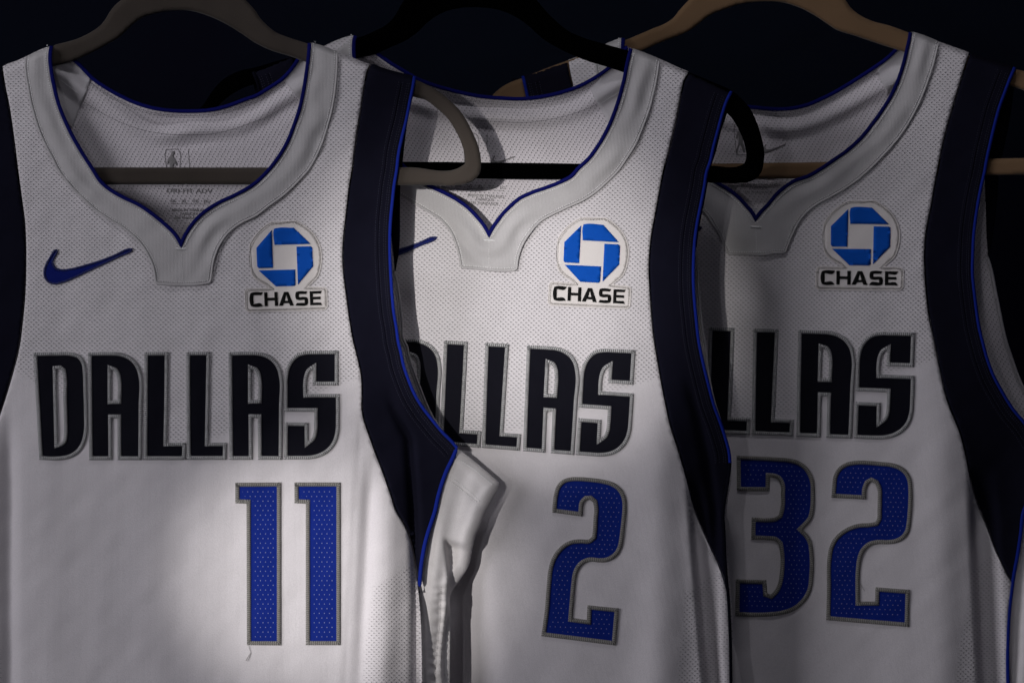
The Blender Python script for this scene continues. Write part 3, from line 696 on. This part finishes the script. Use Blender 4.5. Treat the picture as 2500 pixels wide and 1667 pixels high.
def make_jersey(k, label, digits, number_name):
    j = J[k]; fd = front_depth(j); bd = back_depth(j); uvf = uvj(j)
    root = thing('basketball_jersey', label, 'jersey', tuple(W(A([j['tip']]), np.array([j['y0']]))[0]), 'white basketball jerseys hanging in a row')
    nL = smooth(j['neckL'], False, 60, 6); nR = smooth(j['neckR'], False, 60, 6)
    wR = smooth(j['wnR'], False, 60, 8); wL = smooth(j['wnL'], False, 60, 8)
    lowR = smooth(cat(j['wnR'][-1:], j['lowR']), False, 70, 14)[1:]; lowL = smooth(cat(j['wnL'][-1:], j['lowL']), False, 70, 14)[1:]
    tL = smooth(j['topL'], False, 60, 8); tR = smooth(j['topR'], False, 60, 8)
    # front body: neckline, right shoulder, seam to the navy side, hem, back up
    bottom = np.stack([np.linspace(lowR[-1][0], lowL[-1][0], 60)[1:-1], np.linspace(lowR[-1][1], lowL[-1][1], 60)[1:-1]], 1)
    body = np.vstack([nL, nR[1:], tR[1:], wR[1:], lowR, bottom, lowL[::-1], wL[::-1][:-1], tL[::-1][:-1]])
    fb = panel('front_body', [dedupe(body)], fd, 0.0009, M['white'], root, 8.0, uvf, knit_attr(j))
    # collar band and tab
    cl = np.vstack([nL, nR[1:], smooth(cat(j['topR'][:2], j['colR'][-1:]), False, 90, 6)[1:], smooth(j['colR'][::-1], False, 50, 6)[1:], smooth(j['colB'][::-1], False, 50, 6), smooth(j['colL'][::-1], False, 50, 6), smooth(cat(j['colL'][:1], j['topL'][:1]), False, 90, 6)[1:-1]])
    neck_line = np.vstack([nL, nR[1:]])
    def cdep(x, y):
        P = np.stack([x, y], 1); d = pdist(P, neck_line)
        wv = 0.0009 * np.sin(d / 8.5 + 1.6 * wob(x, y, 50 + k, 160)) * np.clip(0.4 + 1.2 * wob(x, y, 60 + k, 240), 0, 1.2)
        rag = 0.0006 * wob(x, y, 65 + k, 90)
        return fd(x, y) - 0.0022 + wv * 1.6 * sst(4, 14, d) + rag * 1.0
    cl = dedupe(cl)
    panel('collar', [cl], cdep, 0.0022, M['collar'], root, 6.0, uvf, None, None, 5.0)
    outerc = smooth(cat(j['colL'], j['colB'], j['colR']), False, 50, 5)
    pr = []; sweep('b', inset_open(outerc, 1.2, neck_line), 2.8, plus(cdep, -0.0002), M['collar'], root, False, 0.7, 8, 0, True, pr); join_link('collar_edge', pr, M['collar'], root)
    seam = inset_open(outerc, 7.0, neck_line); seam2 = inset_open(neck_line, 10.5, outerc)
    stitches('collar_stitching', seam, plus(cdep, -0.0002), M['th_white'], root, 5.8, 3.6, 1.3, extra=[seam2])
    cen = smooth(cat([j['tip'] + np.array([0, 18.0])], [np.array([(j['colB'][0][0] + j['colB'][-1][0]) / 2, j['colB'][1][1] - 6])]), False, 60, 4)
    bar = np.array(j['tip'], float) + np.array([0, 17.0]); ra = math.radians(j['rot'])
    barp = np.array([bar + s * np.array([math.cos(ra), math.sin(ra)]) for s in np.linspace(-14, 14, 8)])
    pr = []; sweep('b', barp, 1.9, plus(cdep, -0.0005), M['collar'], root, False, 0.9, 8, 0, True, pr)
    join_link('bar_tack', pr, M['th_white'], root)
    stitches('tab_stitching', cen, plus(cdep, -0.0001), M['th_white'], root, 4.4, 3.0, 0.6)
    # neck piping, one cord with a mitred point
    npath = np.vstack([nL, nR[1:]])
    sweep('neck_piping', npath, 4.6, plus(fd, -0.0027), M['neck_pipe'] if k < 3 else M['shaded_neck_pipe'], root, False, 0.55, 12)
    # navy sides with their armhole binding
    for sgn, wn, ah, sd, tn in ((1, wR, j['ah'], j['side'], j['topN']), (-1, wL, j['ahL'], j['sdL'], j['topNL'])):
        ahp = smooth(ah, False, 60, 7); sdp = smooth(sd, False, 60, 8); tnp = smooth(tn, False, 60, 8)
        if sgn == 1: cut = 22 if k != 3 else 10
        sdv = sdp[sdp[:, 1] < wn[-1][1] - 2]
        push = offset_to(wn, 4.0 * -sgn)
        loop = np.vstack([tnp, ahp[1:], sdv[1:], wn[-1:], push[::-1]])
        panel('side_panel', [dedupe(loop)], plus(fd, 0.0009), 0.0009, M['navy'], root, 8.0, uvf)
        bindp = offset_to(ahp, -sgn * -31.0); b2_ = offset_to(ahp, -sgn * -36.0); b3_ = offset_to(ahp, -sgn * -10.0)
        pr = []; sweep('b', bindp[3:], 2.2, plus(fd, 0.0006), M['navy'], root, False, 0.5, 6, 0, True, pr); join_link('binding_seam', pr, M['navy'], root)
        stitches('armhole_stitching', b2_[3:], plus(fd, 0.0006), M['th_navy'], root, 6.0, 2.6, 0.7, extra=[offset_to(ahp, -sgn * -26.0)[3:], b3_[3:], offset_to(ahp, -sgn * -15.0)[3:]])
        stitches('seam_stitching', offset_to(wn, 7.0 * sgn), plus(fd, 0.0006), M['th_navy'], root, 6.0, 2.4, 0.6)
        sweep('armhole_piping', ahp, 3.9, plus(fd, 0.0003), M['blue_pipe'] if (k, sgn) != (2, -1) else M['navy_dark'], root, False, 0.8, 10)  # middle jersey's left blue cord is coloured near-black: shade put into its colour
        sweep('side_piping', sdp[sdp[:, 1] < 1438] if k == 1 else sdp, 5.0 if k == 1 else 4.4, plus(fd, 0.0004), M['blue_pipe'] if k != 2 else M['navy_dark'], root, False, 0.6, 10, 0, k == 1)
    # back of the jersey, seen from inside through the neck
    bn = smooth(j['bneck'], False, 60, 7)
    edR = smooth(cat(j['bedge'][:-1], j['ledge'][1:]), False, 60, 9)
    if True:
        be = smooth(j['bedge'], False, 60, 8); inn = be + np.array([-1.0, 0]) * (34.0 * (1 - np.linspace(0, 1, len(be)) ** 4) + 2)[:, None]
        bR = np.vstack([offset_to(be, 5.0)[1:], smooth(j['ledge'], False, 60, 9)])
        tail = smooth(cat(j['ledge'][-1:], j['side'][1:] + np.array([8.0, 0])), False, 60, 12)[1:] if k != 1 else smooth(cat(j['ledge'][-1:], [(1108,1102),(1080,1150),(1040,1300),(1020,1440),(1018,1667),(1018,2040)]), False, 60, 12)[1:]
        bR = np.vstack([bR, tail]); bL = reflect(bR, *j['axis'])
        bb = np.stack([np.linspace(bR[-1][0], bL[-1][0], 50)[1:-1], np.linspace(bR[-1][1], bL[-1][1], 50)[1:-1]], 1)
        tRb = smooth(cat(bn[-1:], [j['topR'][-1] + np.array([0, 8.0])], bR[:1]), False, 60, 10)[1:-1]
        tLb = smooth(cat(bL[:1], [j['topL'][-1] + np.array([0, 8.0])] if k != 2 else [(735,158)], bn[:1]), False, 60, 10)[1:-1]
        loop = dedupe(np.vstack([bn, tRb, bR, bb, bL[::-1], tLb]))
        panel('back_body', [loop], bd, 0.0009, M['inner'], root, 9.0, uvf)
        for s_, e_ in ((1, be), (-1, reflect(be, *j['axis']))):
            strip = np.vstack([e_, (inn if s_ == 1 else reflect(inn, *j['axis']))[::-1]])
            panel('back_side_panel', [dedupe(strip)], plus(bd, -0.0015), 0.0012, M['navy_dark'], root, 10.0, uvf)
        lg = smooth(j['ledge'], False, 60, 8)
        pr = []; sweep('b', offset_to(lg, 3.0), 2.6, plus(bd, -0.001), M['facing'], root, False, 0.6, 8, 0, False, pr)
        sweep('b', offset_to(lg, 9.0), 1.6, plus(bd, -0.0008), M['facing'], root, False, 0.6, 8, 0, False, pr); join_link('back_armhole_binding', pr, M['facing'], root)
    vis = bn[4:-4] if k != 3 else bn
    sweep('back_neck_piping', bn, 4.6, plus(bd, -0.0012), M['neck_pipe'], root, False, 0.55, 10)
    s1 = offset_to(bn, 11.0); s2 = offset_to(bn, 15.0); s3 = offset_to(bn, 58.0)
    stitches('back_neck_stitching', s1, plus(bd, -0.0003), M['th_grey'], root, 4.6, 3.0, 0.7, extra=[s2, s3[8:-8]])
    return root, fd, bd, cdep

def dedupe(p):
    out = [p[0]]
    for v in p[1:]:
        if np.hypot(*(v - out[-1])) > 0.8: out.append(v)
    if np.hypot(*(out[0] - out[-1])) < 0.8: out.pop()
    return np.array(out)
def offset_to(p, d):      # shift a line sideways; +d goes to the right of its direction of travel as seen in the photograph
    p = A(p); t = np.gradient(p, axis=0); t /= np.maximum(np.hypot(t[:, 0], t[:, 1])[:, None], 1e-9)
    o = p + np.stack([-t[:, 1], t[:, 0]], 1) * d
    return o[pdist(o, p) > abs(d) * 0.93]
def inset_open(line, d, towards):
    a = offset_to(line, d); b = offset_to(line, -d)
    return a if pdist(a[len(a)//4:len(a)//4+1], towards)[0] < pdist(b[len(b)//4:len(b)//4+1], towards)[0] else b

LABELS = {1: 'white sleeveless jersey with number 11, frontmost of the row, on the grey-brown hanger',
          2: 'white sleeveless jersey with number 2 alone, in the middle on the black hanger',
          3: 'white sleeveless jersey with number 32, rearmost at the right on the beige hanger'}
DIG = {1: [('1', one_a), ('1', one_b)], 2: [('2', two_2)], 3: [('3', three), ('2', two_3)]}
BUILT = {}
for k in (1, 2, 3):
    root, fd, bd, cdep = make_jersey(k, LABELS[k], None, None)
    BUILT[k] = (root, fd, bd, cdep); uvf = uvj(J[k])
    for ch, o_, h_ in WORD:
        loops = [WMAP[k](o_)] + ([WMAP[k](h_)] if h_ is not None else [])
        applique('letter_' + ch.lower(), loops, fd, M['tw_navy'], M['th_silver'], root, 4.6, 'letter_border', uvf=uvf)
    for ch, o_ in DIG[k]:
        applique('digit_' + {'1': 'one', '2': 'two', '3': 'three'}[ch], [o_], fd, M['tw_blue'], M['th_taupe'], root, 5.2, 'digit_border', uvf=uvf)
    # sponsor patch
    pf = PMAP[k]; patch = applique('sponsor_patch', [pf(P_out)], fd, M['tw_patch'], M['tw_patch'], root, 1.2, 'patch_border', 0.0005, 8.0, uvf, None, 27)
    ploop = inset(smooth(pf(P_out), True, 40, 5), 5.5)
    stitches('patch_stitching', np.vstack([ploop, ploop[:1]]), plus(fd, -0.0009), M['th_patch'], patch, 3.8, 6.2, 0.7, 0.0002, 0.9)
    for pc in P_pieces:
        o = panel('emblem_piece', [smooth(pf(pc), True, 30, 5)], plus(fd, -0.0012), 0.0003, M['sky_print'], patch, 8.0, uvf)
    for ls, x0, x1, a_, b_, c_, d_ in P_text:
        loops = [smooth(pf(tquad(l, x0, x1, a_, b_, c_, d_)), True, 60, 4) for l in ls]
        panel('patch_letter', loops, plus(fd, -0.0012), 0.0003, M['black_print'], patch, 6.0, uvf)
    applique('tick_emblem', [TMAP[k](TICK)], fd, M['tw_logo'], M['th_logo'], root, 2.4, 'emblem_border', 0.0008, 6.0, uvf)

# heat-printed sizing marks inside the back necks
def prints(k, dx, dy, ang):
    root, fd, bd, cd = BUILT[k]; dd = plus(bd, -0.0005)
    ca, sa = math.cos(math.radians(ang)), math.sin(math.radians(ang))
    def T(x, y): x -= 461; y -= 500; return 461 + x*ca - y*sa + dx, 500 + x*sa + y*ca + dy
    t = lambda nm, b, x, y, cap, xs=1.0: text_mesh(nm, b, *T(x, y), cap, dd, M['print_grey'], root, ang, xs)
    t('fabric_print', 'DRI-FIT ADV', 462, 471, 10, 1.45)
    for w_, x in (('SG', 423), ('XL', 449), ('TG', 477), ('EG', 504)): t('size_print', w_, x, 495, 7.6, 1.1)
    ln = np.array([T(417, 498.5), T(440, 498.5), T(470, 498.5), T(508, 498.5)]); pr = []
    sweep('l', ln, 0.6, dd, M['print_grey'], root, False, 0.4, 6, 0, False, pr)
    ln = np.array([T(459, 364), T(460, 385), T(462, 408)]); sweep('l', ln, 0.6, dd, M['print_grey'], root, False, 0.4, 6, 0, False, pr)
    for p_ in pr: join_link('print_rule', [p_], M['print_grey'], root)
    t('origin_print', 'MADE IN THAILAND', 464, 516.5, 7.0, 1.0); t('origin_print', 'FABRIQUE', 462, 525.5, 7.0, 1.0); t('origin_print', 'EN THAILANDE', 462, 535, 7.0, 1.0)
    # league badge: rounded frame with a plain running figure
    fr = A([(404,366),(432,364),(436,369),(438,408),(436,440),(408,440),(405,408),(403,370)]); pr = []
    sweep('f', smooth(np.array([T(*p_) for p_ in fr]), True, 50, 3), 0.75, dd, M['print_grey'], root, True, 0.4, 6, 0, False, pr)
    join_link('league_badge', pr, M['print_grey'], root)
    fig = A([(418,369),(424,370),(426,376),(422,381),(426,388),(430,396),(433,404),(429,405),(424,398),(424,410),(428,422),(430,434),(425,435),(421,423),(417,414),(413,424),(410,436),(406,434),(411,418),(413,404),(412,392),(410,402),(407,401),(409,388),(415,380)])
    panel('badge_figure', [smooth(np.array([T(*p_) for p_ in fig]), True, 50, 3)], dd, 0.0002, M['print_grey'], root, 5.0)
    tk = (TICK - np.array([105.6, 608])) * 0.26 + np.array([472, 414])
    panel('printed_tick', [smooth(np.array([T(*p_) for p_ in tk]), True, 40, 2)], dd, 0.0002, M['print_grey'], root, 5.0)
prints(1, 0, 0, 0.5); prints(2, 723, -35, 3.0); prints(3, 1390, -62, 0.0)

# shoulder facings (smooth tape sewn inside the back neck) and the small folds of the side seams
def facing(k, pts, st):
    root, fd, bd, cd = BUILT[k]
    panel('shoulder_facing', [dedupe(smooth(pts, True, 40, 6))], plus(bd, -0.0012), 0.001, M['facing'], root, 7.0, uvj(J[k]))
    for s_ in st: stitches('facing_stitching', smooth(s_, False, 60, 4), plus(bd, -0.0014), M['th_white'], root, 4.0, 2.8, 0.65)
facing(1, q(0,0,[(500,560),(600,575),(700,600),(760,650),(835,722),(800,830),(720,1020),(655,1190),(560,1040),(500,780)]), [q(0,0,[(560,740),(660,815),(760,890)]), q(0,0,[(690,600),(760,660),(825,722)])])
facing(1, q(625,0,[(375,585),(480,560),(480,800),(430,960),(380,890),(262,740),(310,670)]), [q(625,0,[(265,745),(320,830),(400,925)])])
facing(2, q(1250,0,[(880,640),(1060,600),(1040,800),(960,1050),(900,1170),(830,1030),(770,930),(720,820),(800,730)]), [q(1250,0,[(820,950),(900,900),(990,845)])])
facing(3, q(1875,0,[(1160,485),(1290,440),(1240,640),(1150,790),(1090,880),(1060,780),(1000,700),(1010,640),(1090,560)]), [q(1875,0,[(1065,800),(1150,770)])])
def side_fold(k, pts, dep, stitch=None, wrink=None, name='back_side_fold'):
    root, fd, bd, cd = BUILT[k]
    o = panel(name, [dedupe(smooth(pts, True, 50, 7))], dep, 0.001, M['fold'], root, 6.0, uvj(J[k]), None, None, 6.0)
    if stitch:
        for s_ in stitch: stitches('fold_stitching', smooth(s_, False, 60, 4), plus(dep, -0.0002), M['th_white'], root, 5.4, 3.4, 1.3)
flap = cat(q(625,834,[(1855,985),(1960,1060),(2080,1160),(2180,1245),(2225,1290),(2232,1318),(2222,1350),(2185,1420),(2140,1500)]),
           q(625,1250,[(2105,0),(2060,120),(2012,230),(1985,350),(1950,500),(1880,610),(1785,758),(1780,900),(1783,1100),(1780,1400),(1778,1568)]), [(1098,1860),(1096,2040),(1035,2040),(1030,1667)],
           q(625,1250,[(1460,1000),(1455,740),(1470,500),(1530,250),(1605,0)]), q(625,834,[(1640,1430),(1680,1290),(1735,1160),(1785,1070)]))
FLAP_RIM = smooth(cat(q(625,834,[(1855,985),(1960,1060),(2080,1160),(2180,1245),(2225,1290),(2232,1318),(2222,1350),(2185,1420),(2140,1500)]), q(625,1250,[(2105,0),(2060,120),(2012,230),(1985,350),(1950,500),(1880,610),(1785,758)])), False, 60, 8)
FLAP_HEM = smooth(q(625,834,[(1770,1262),(1870,1330),(1985,1425),(2050,1478)]), False, 60, 6)
FLAP_LEFT = smooth(cat(J[1]['side'][:8], [(1020,1500),(1020,2040)]), False, 60, 12)
def flap_depth(x, y):
    h = 0.0275 + 0.005 * sst(0, 60, pdist(np.stack([x, y], 1), FLAP_LEFT)) + 0.010 * sst(1360, 1560, y)
    h = h + 0.003 * np.clip((x - 1130) / 90, 0, 1) ** 2 - 0.003 * np.exp(-((x - 1075 + (y - 1300) * 0.12) / 16) ** 2) * sst(1200, 1330, y)
    xg = 1083 + 8 * np.sin((y - 1330) / 60)
    rim = pdist(np.stack([x, y], 1), FLAP_RIM); h = h + 0.005 * np.clip(1 - rim / 20, 0, 1) ** 2 - 0.0015 * np.exp(-((rim - 26) / 9) ** 2)
    h = h + 0.0012 * np.exp(-((pdist(np.stack([x, y], 1), FLAP_HEM)) / 4) ** 2)
    h = h + 0.013 * sst(0, 9, x - xg) * sst(1325, 1350, y + 0.25 * (1150 - x)) * (1 - sst(14, 60, x - xg) * 0.25)
    seamx = np.interp(y, [1430, 1520, 1580, 1667, 2040], [1077, 1074, 1068, 1060, 1050])
    h = h + 0.0025 * np.exp(-((x - seamx) / 5) ** 2) * sst(1420, 1450, y) + 0.0015 * np.sin(y / 3.6 + np.sin(y / 21) * 2) * np.exp(-((x - seamx) / 13) ** 2) * sst(1400, 1450, y)
    h = h + 0.0008 * np.sin((x * 0.35 - y) / 6.0) * np.exp(-(((x - 1062) / 14) ** 2 + ((y - 1392) / 18) ** 2))
    return h + 0.0006 * wob(x, y, 21, 60)
side_fold(1, flap, flap_depth, [q(625,834,[(1870,1085),(1990,1160),(2110,1260),(2180,1320)]), q(625,834,[(1780,1240),(1880,1310),(1990,1400),(2060,1470)]), q(625,834,[(1775,1275),(1870,1345),(1980,1435),(2030,1475)])])
stitches('fold_stitching', smooth(A([(1077,1432),(1074,1520),(1068,1580),(1060,1667)]), False, 60, 4), plus(flap_depth, -0.0004), M['th_grey'], BUILT[1][0], 5.0, 2.6, 0.8)
side_fold(2, cat(q(1250,1250,[(1900,-40),(1945,20),(1985,80),(1998,150),(1985,220),(1955,330),(1960,600),(1990,900),(2005,1120),(2062,1300),(2112,1568)]), [(1830,1850),(1835,2040),(1780,2040),(1770,1667),(1755,1450)]),
          lambda x, y: 0.07 + 0.034 + 0.006 * sst(1760, 1800, x) + 0.003 * np.sin(x / 7) + 0.0006 * wob(x, y, 22, 60))
side_fold(3, cat([(2560,1110),(2640,1190),(2650,1260),(2600,1500),(2600,2040),(2462,2040)], q(1875,1250,[(2208,1568),(2205,1200),(2215,920),(2235,720),(2262,560),(2300,400),(2335,180)]), [(2520,1200),(2540,1150)]),
          lambda x, y: 0.17 + 0.030 + 0.004 * np.sin((x - 2470 + (y - 1450) * 0.1) / 11) + 0.0008 * wob(x, y, 23, 60))

# loose threads
def loose(k, pts, mat, dep):
    pr = []
    for p_ in pts: sweep('t', smooth(p_, False, 80, 2), 0.42, dep, mat, BUILT[k][0], False, 0.9, 5, 0.0008, False, pr)
    join_link('loose_thread', pr, mat, BUILT[k][0])
loose(1, [q(0,1250,[(2285,1225),(2292,1255),(2304,1285),(2298,1310),(2275,1365)]), q(0,1250,[(2300,1290),(2280,1320),(2258,1360)])], M['th_taupe'], BUILT[1][1])
loose(1, [q(625,0,[(540,392),(532,375)]), q(625,0,[(545,395),(548,380)])], M['th_white'], BUILT[1][1])
loose(3, [q(1875,1250,[(845,655),(868,690),(888,720)])], M['th_taupe'], BUILT[3][1])

# ---------------------------------------------------------------- hangers
def hanger(outer, hole, y, mat, label, apex):
    t = 0.0062
    root = thing('clothes_hanger', label, 'hanger', tuple(W(A([apex]), np.array([y]))[0]), 'flocked clothes hangers')
    lo = smooth(outer, True, 50, 7); lh = smooth(hole, True, 50, 7)
    rr = 8.5
    def dep(x, y_):
        P = np.stack([x, y_], 1); d = np.minimum(pdist(P, lo, True), pdist(P, lh, True))
        return y - 0.003 + 0.0030 * (1 - np.sqrt(np.clip(1 - (1 - np.clip(d / rr, 0, 1)) ** 2, 0, 1)))
    o = panel('hanger_body', [lo, lh], dep, t, mat, root, 6.5)
    # rounded back
    me = o.data; n = len(me.vertices) // 2
    for i in range(n):
        a = me.vertices[i].co; b = me.vertices[i + n].co; b.y = 2 * (y - LOC[root.name][1]) - a.y + 0.0004
    # hook
    ax, ay = apex; hp = [(ax, ay + 6), (ax, ay - 30), (ax + 2, ay - 60), (ax + 28, ay - 85), (ax + 62, ay - 110), (ax + 70, ay - 150), (ax + 40, ay - 190), (ax - 5, ay - 195), (ax - 38, ay - 170)]
    pr = []; sweep('h', smooth(hp, False, 80, 6), 4.5, lambda x, y_: y + 0 * x, M['steel'], root, False, 1.0, 12, 0, False, pr); join_link('hook', pr, M['steel'], root)
    return root
hx = 442
o1 = cat(q(0,0,[(500,428),(600,398),(700,370),(830,310),(925,245),(975,185),(1010,125),(1060,60),(1130,0)]), [(318,-16),(345,-32),(380,-44),(449,-50),(520,-44),(560,-30),(583,-14),(598,0)],
         q(625,0,[(0,110),(35,165),(90,225),(180,300),(300,350),(470,405),(700,490),(1000,590),(1300,685),(1470,740),(1600,800),(1750,900),(1880,1030),(1980,1200),(2050,1380),(2067,1500)]),
         q(625,417,[(2060,10),(2030,62),(1960,110),(1880,131),(1600,133)]), [(442,450.5)], [(-190,452),(-255,452),(-288,436),(-300,416),(-296,380),(-275,325),(-240,275),(-190,235),(-120,215),(-40,192),(10,174),(60,150),(100,133),(128,118)])
h1 = cat(q(625,0,[(1440,890),(1560,922),(1650,990),(1750,1080),(1830,1200),(1890,1330),(1918,1460),(1917,1510),(1875,1538)]), [(1000,409.6),(700,410),(442,410),(100,410),(-180,412),(-226,410),(-240,398),(-238,372),(-220,330),(-190,290),(-150,262),(-80,232),(0,202),(60,180)],
         q(0,0,[(500,606),(700,550),(850,482),(1000,402),(1100,340),(1200,245),(1300,170),(1450,122),(1600,102),(1750,104),(1900,145),(2050,210),(2200,300),(2350,400)]), q(625,0,[(150,470),(300,515),(460,572),(700,650),(1000,745),(1200,815)]))
hanger(o1, h1, 0.0085, M['grey_flock'], 'grey-brown flocked hanger holding the frontmost jersey numbered 11', (449, -50))
o2 = cat(q(625,0,[(905,365),(1000,335),(1100,290),(1200,235),(1280,150),(1330,60),(1370,0)]), [(1005,-22),(1035,-42),(1080,-56),(1150,-62),(1220,-56),(1260,-40),(1285,-22),(1308,0)],
         q(1250,0,[(300,100),(400,200),(520,295),(700,370),(850,412),(1060,472),(1350,570),(1600,665),(1850,765),(2030,850),(2100,910),(2180,1000),(2240,1120),(2290,1280),(2312,1400),(2305,1500)]),
         q(1250,417,[(2285,15),(2240,70),(2180,102),(2090,112),(1830,110)]), [(1500,440),(1250,437),(900,434),(560,430),(480,428),(440,415),(425,390),(430,350),(450,300)],
         q(0,0,[(1870,970),(1950,850),(2050,740),(2200,660),(2350,625)]), [(680,150),(760,130),(830,110)])
h2 = cat(q(1250,0,[(1975,1040),(2040,1120),(2100,1230),(2140,1350),(2150,1440),(2132,1500),(2080,1528)]), [(1740,406),(1500,402),(1200,398),(900,395),(600,391),(520,390),(494,380),(488,355),(500,310),(530,262),(575,225),(640,200),(730,180),(800,165)],
         q(625,0,[(800,575),(920,540),(1100,495),(1250,430),(1390,365),(1480,300),(1580,205),(1700,125),(1850,80),(2050,70),(2250,100)]), q(1250,0,[(0,140),(120,215),(300,370),(500,482),(700,565),(900,625),(1040,672),(1300,765),(1550,855),(1800,950)]))
hanger(o2, h2, 0.0785, M['black_flock'], 'black flocked hanger holding the middle jersey numbered 2', (1150, -62))
o3 = cat(q(1250,0,[(1000,385),(1065,365),(1150,330),(1290,270),(1400,225),(1480,170),(1535,100),(1590,40),(1630,0)]), [(1700,-16),(1730,-32),(1790,-44),(1872,-48),(1960,-44),(2010,-32),(2040,-18),(2061,0)],
         q(1875,0,[(755,80),(845,150),(950,200),(1100,240),(1280,305),(1440,375),(1600,440),(1900,540),(2200,632),(2350,662)]), [(2540,196),(2585,235),(2610,290),(2625,350),(2622,400),(2600,420),(2560,426)],
         [(2500,427),(2300,430)], [(1950,436),(1873,437)], [(1500,440),(1250,442),(1200,440),(1172,425),(1165,395),(1172,350),(1180,290)], q(625,0,[(2120,960),(2165,890),(2230,825),(2340,760)]), q(1250,0,[(90,725),(300,640),(600,530),(850,440)]))
h3 = cat(q(1875,0,[(2350,835)]), [(2530,245),(2560,290),(2575,340),(2570,372),(2550,386),(2500,387),(2300,390),(2000,397),(1800,400),(1500,403),(1280,405),(1225,403),(1213,390),(1216,350),(1235,310),(1270,275),(1330,240),(1400,212)],
         q(1250,0,[(900,560),(1065,505),(1200,466),(1350,400),(1500,342),(1620,290),(1700,235),(1800,155),(1950,90),(2100,42),(2250,22)]), q(1875,0,[(0,18),(150,30),(280,70),(420,140),(520,205),(620,272),(800,332),(1000,400),(1250,480),(1600,590),(2000,720),(2250,800)]))
hanger(o3, h3, 0.1785, M['beige_flock'], 'beige flocked hanger holding the rearmost jersey numbered 32', (1872, -48))
print('objects', len(bpy.data.objects))
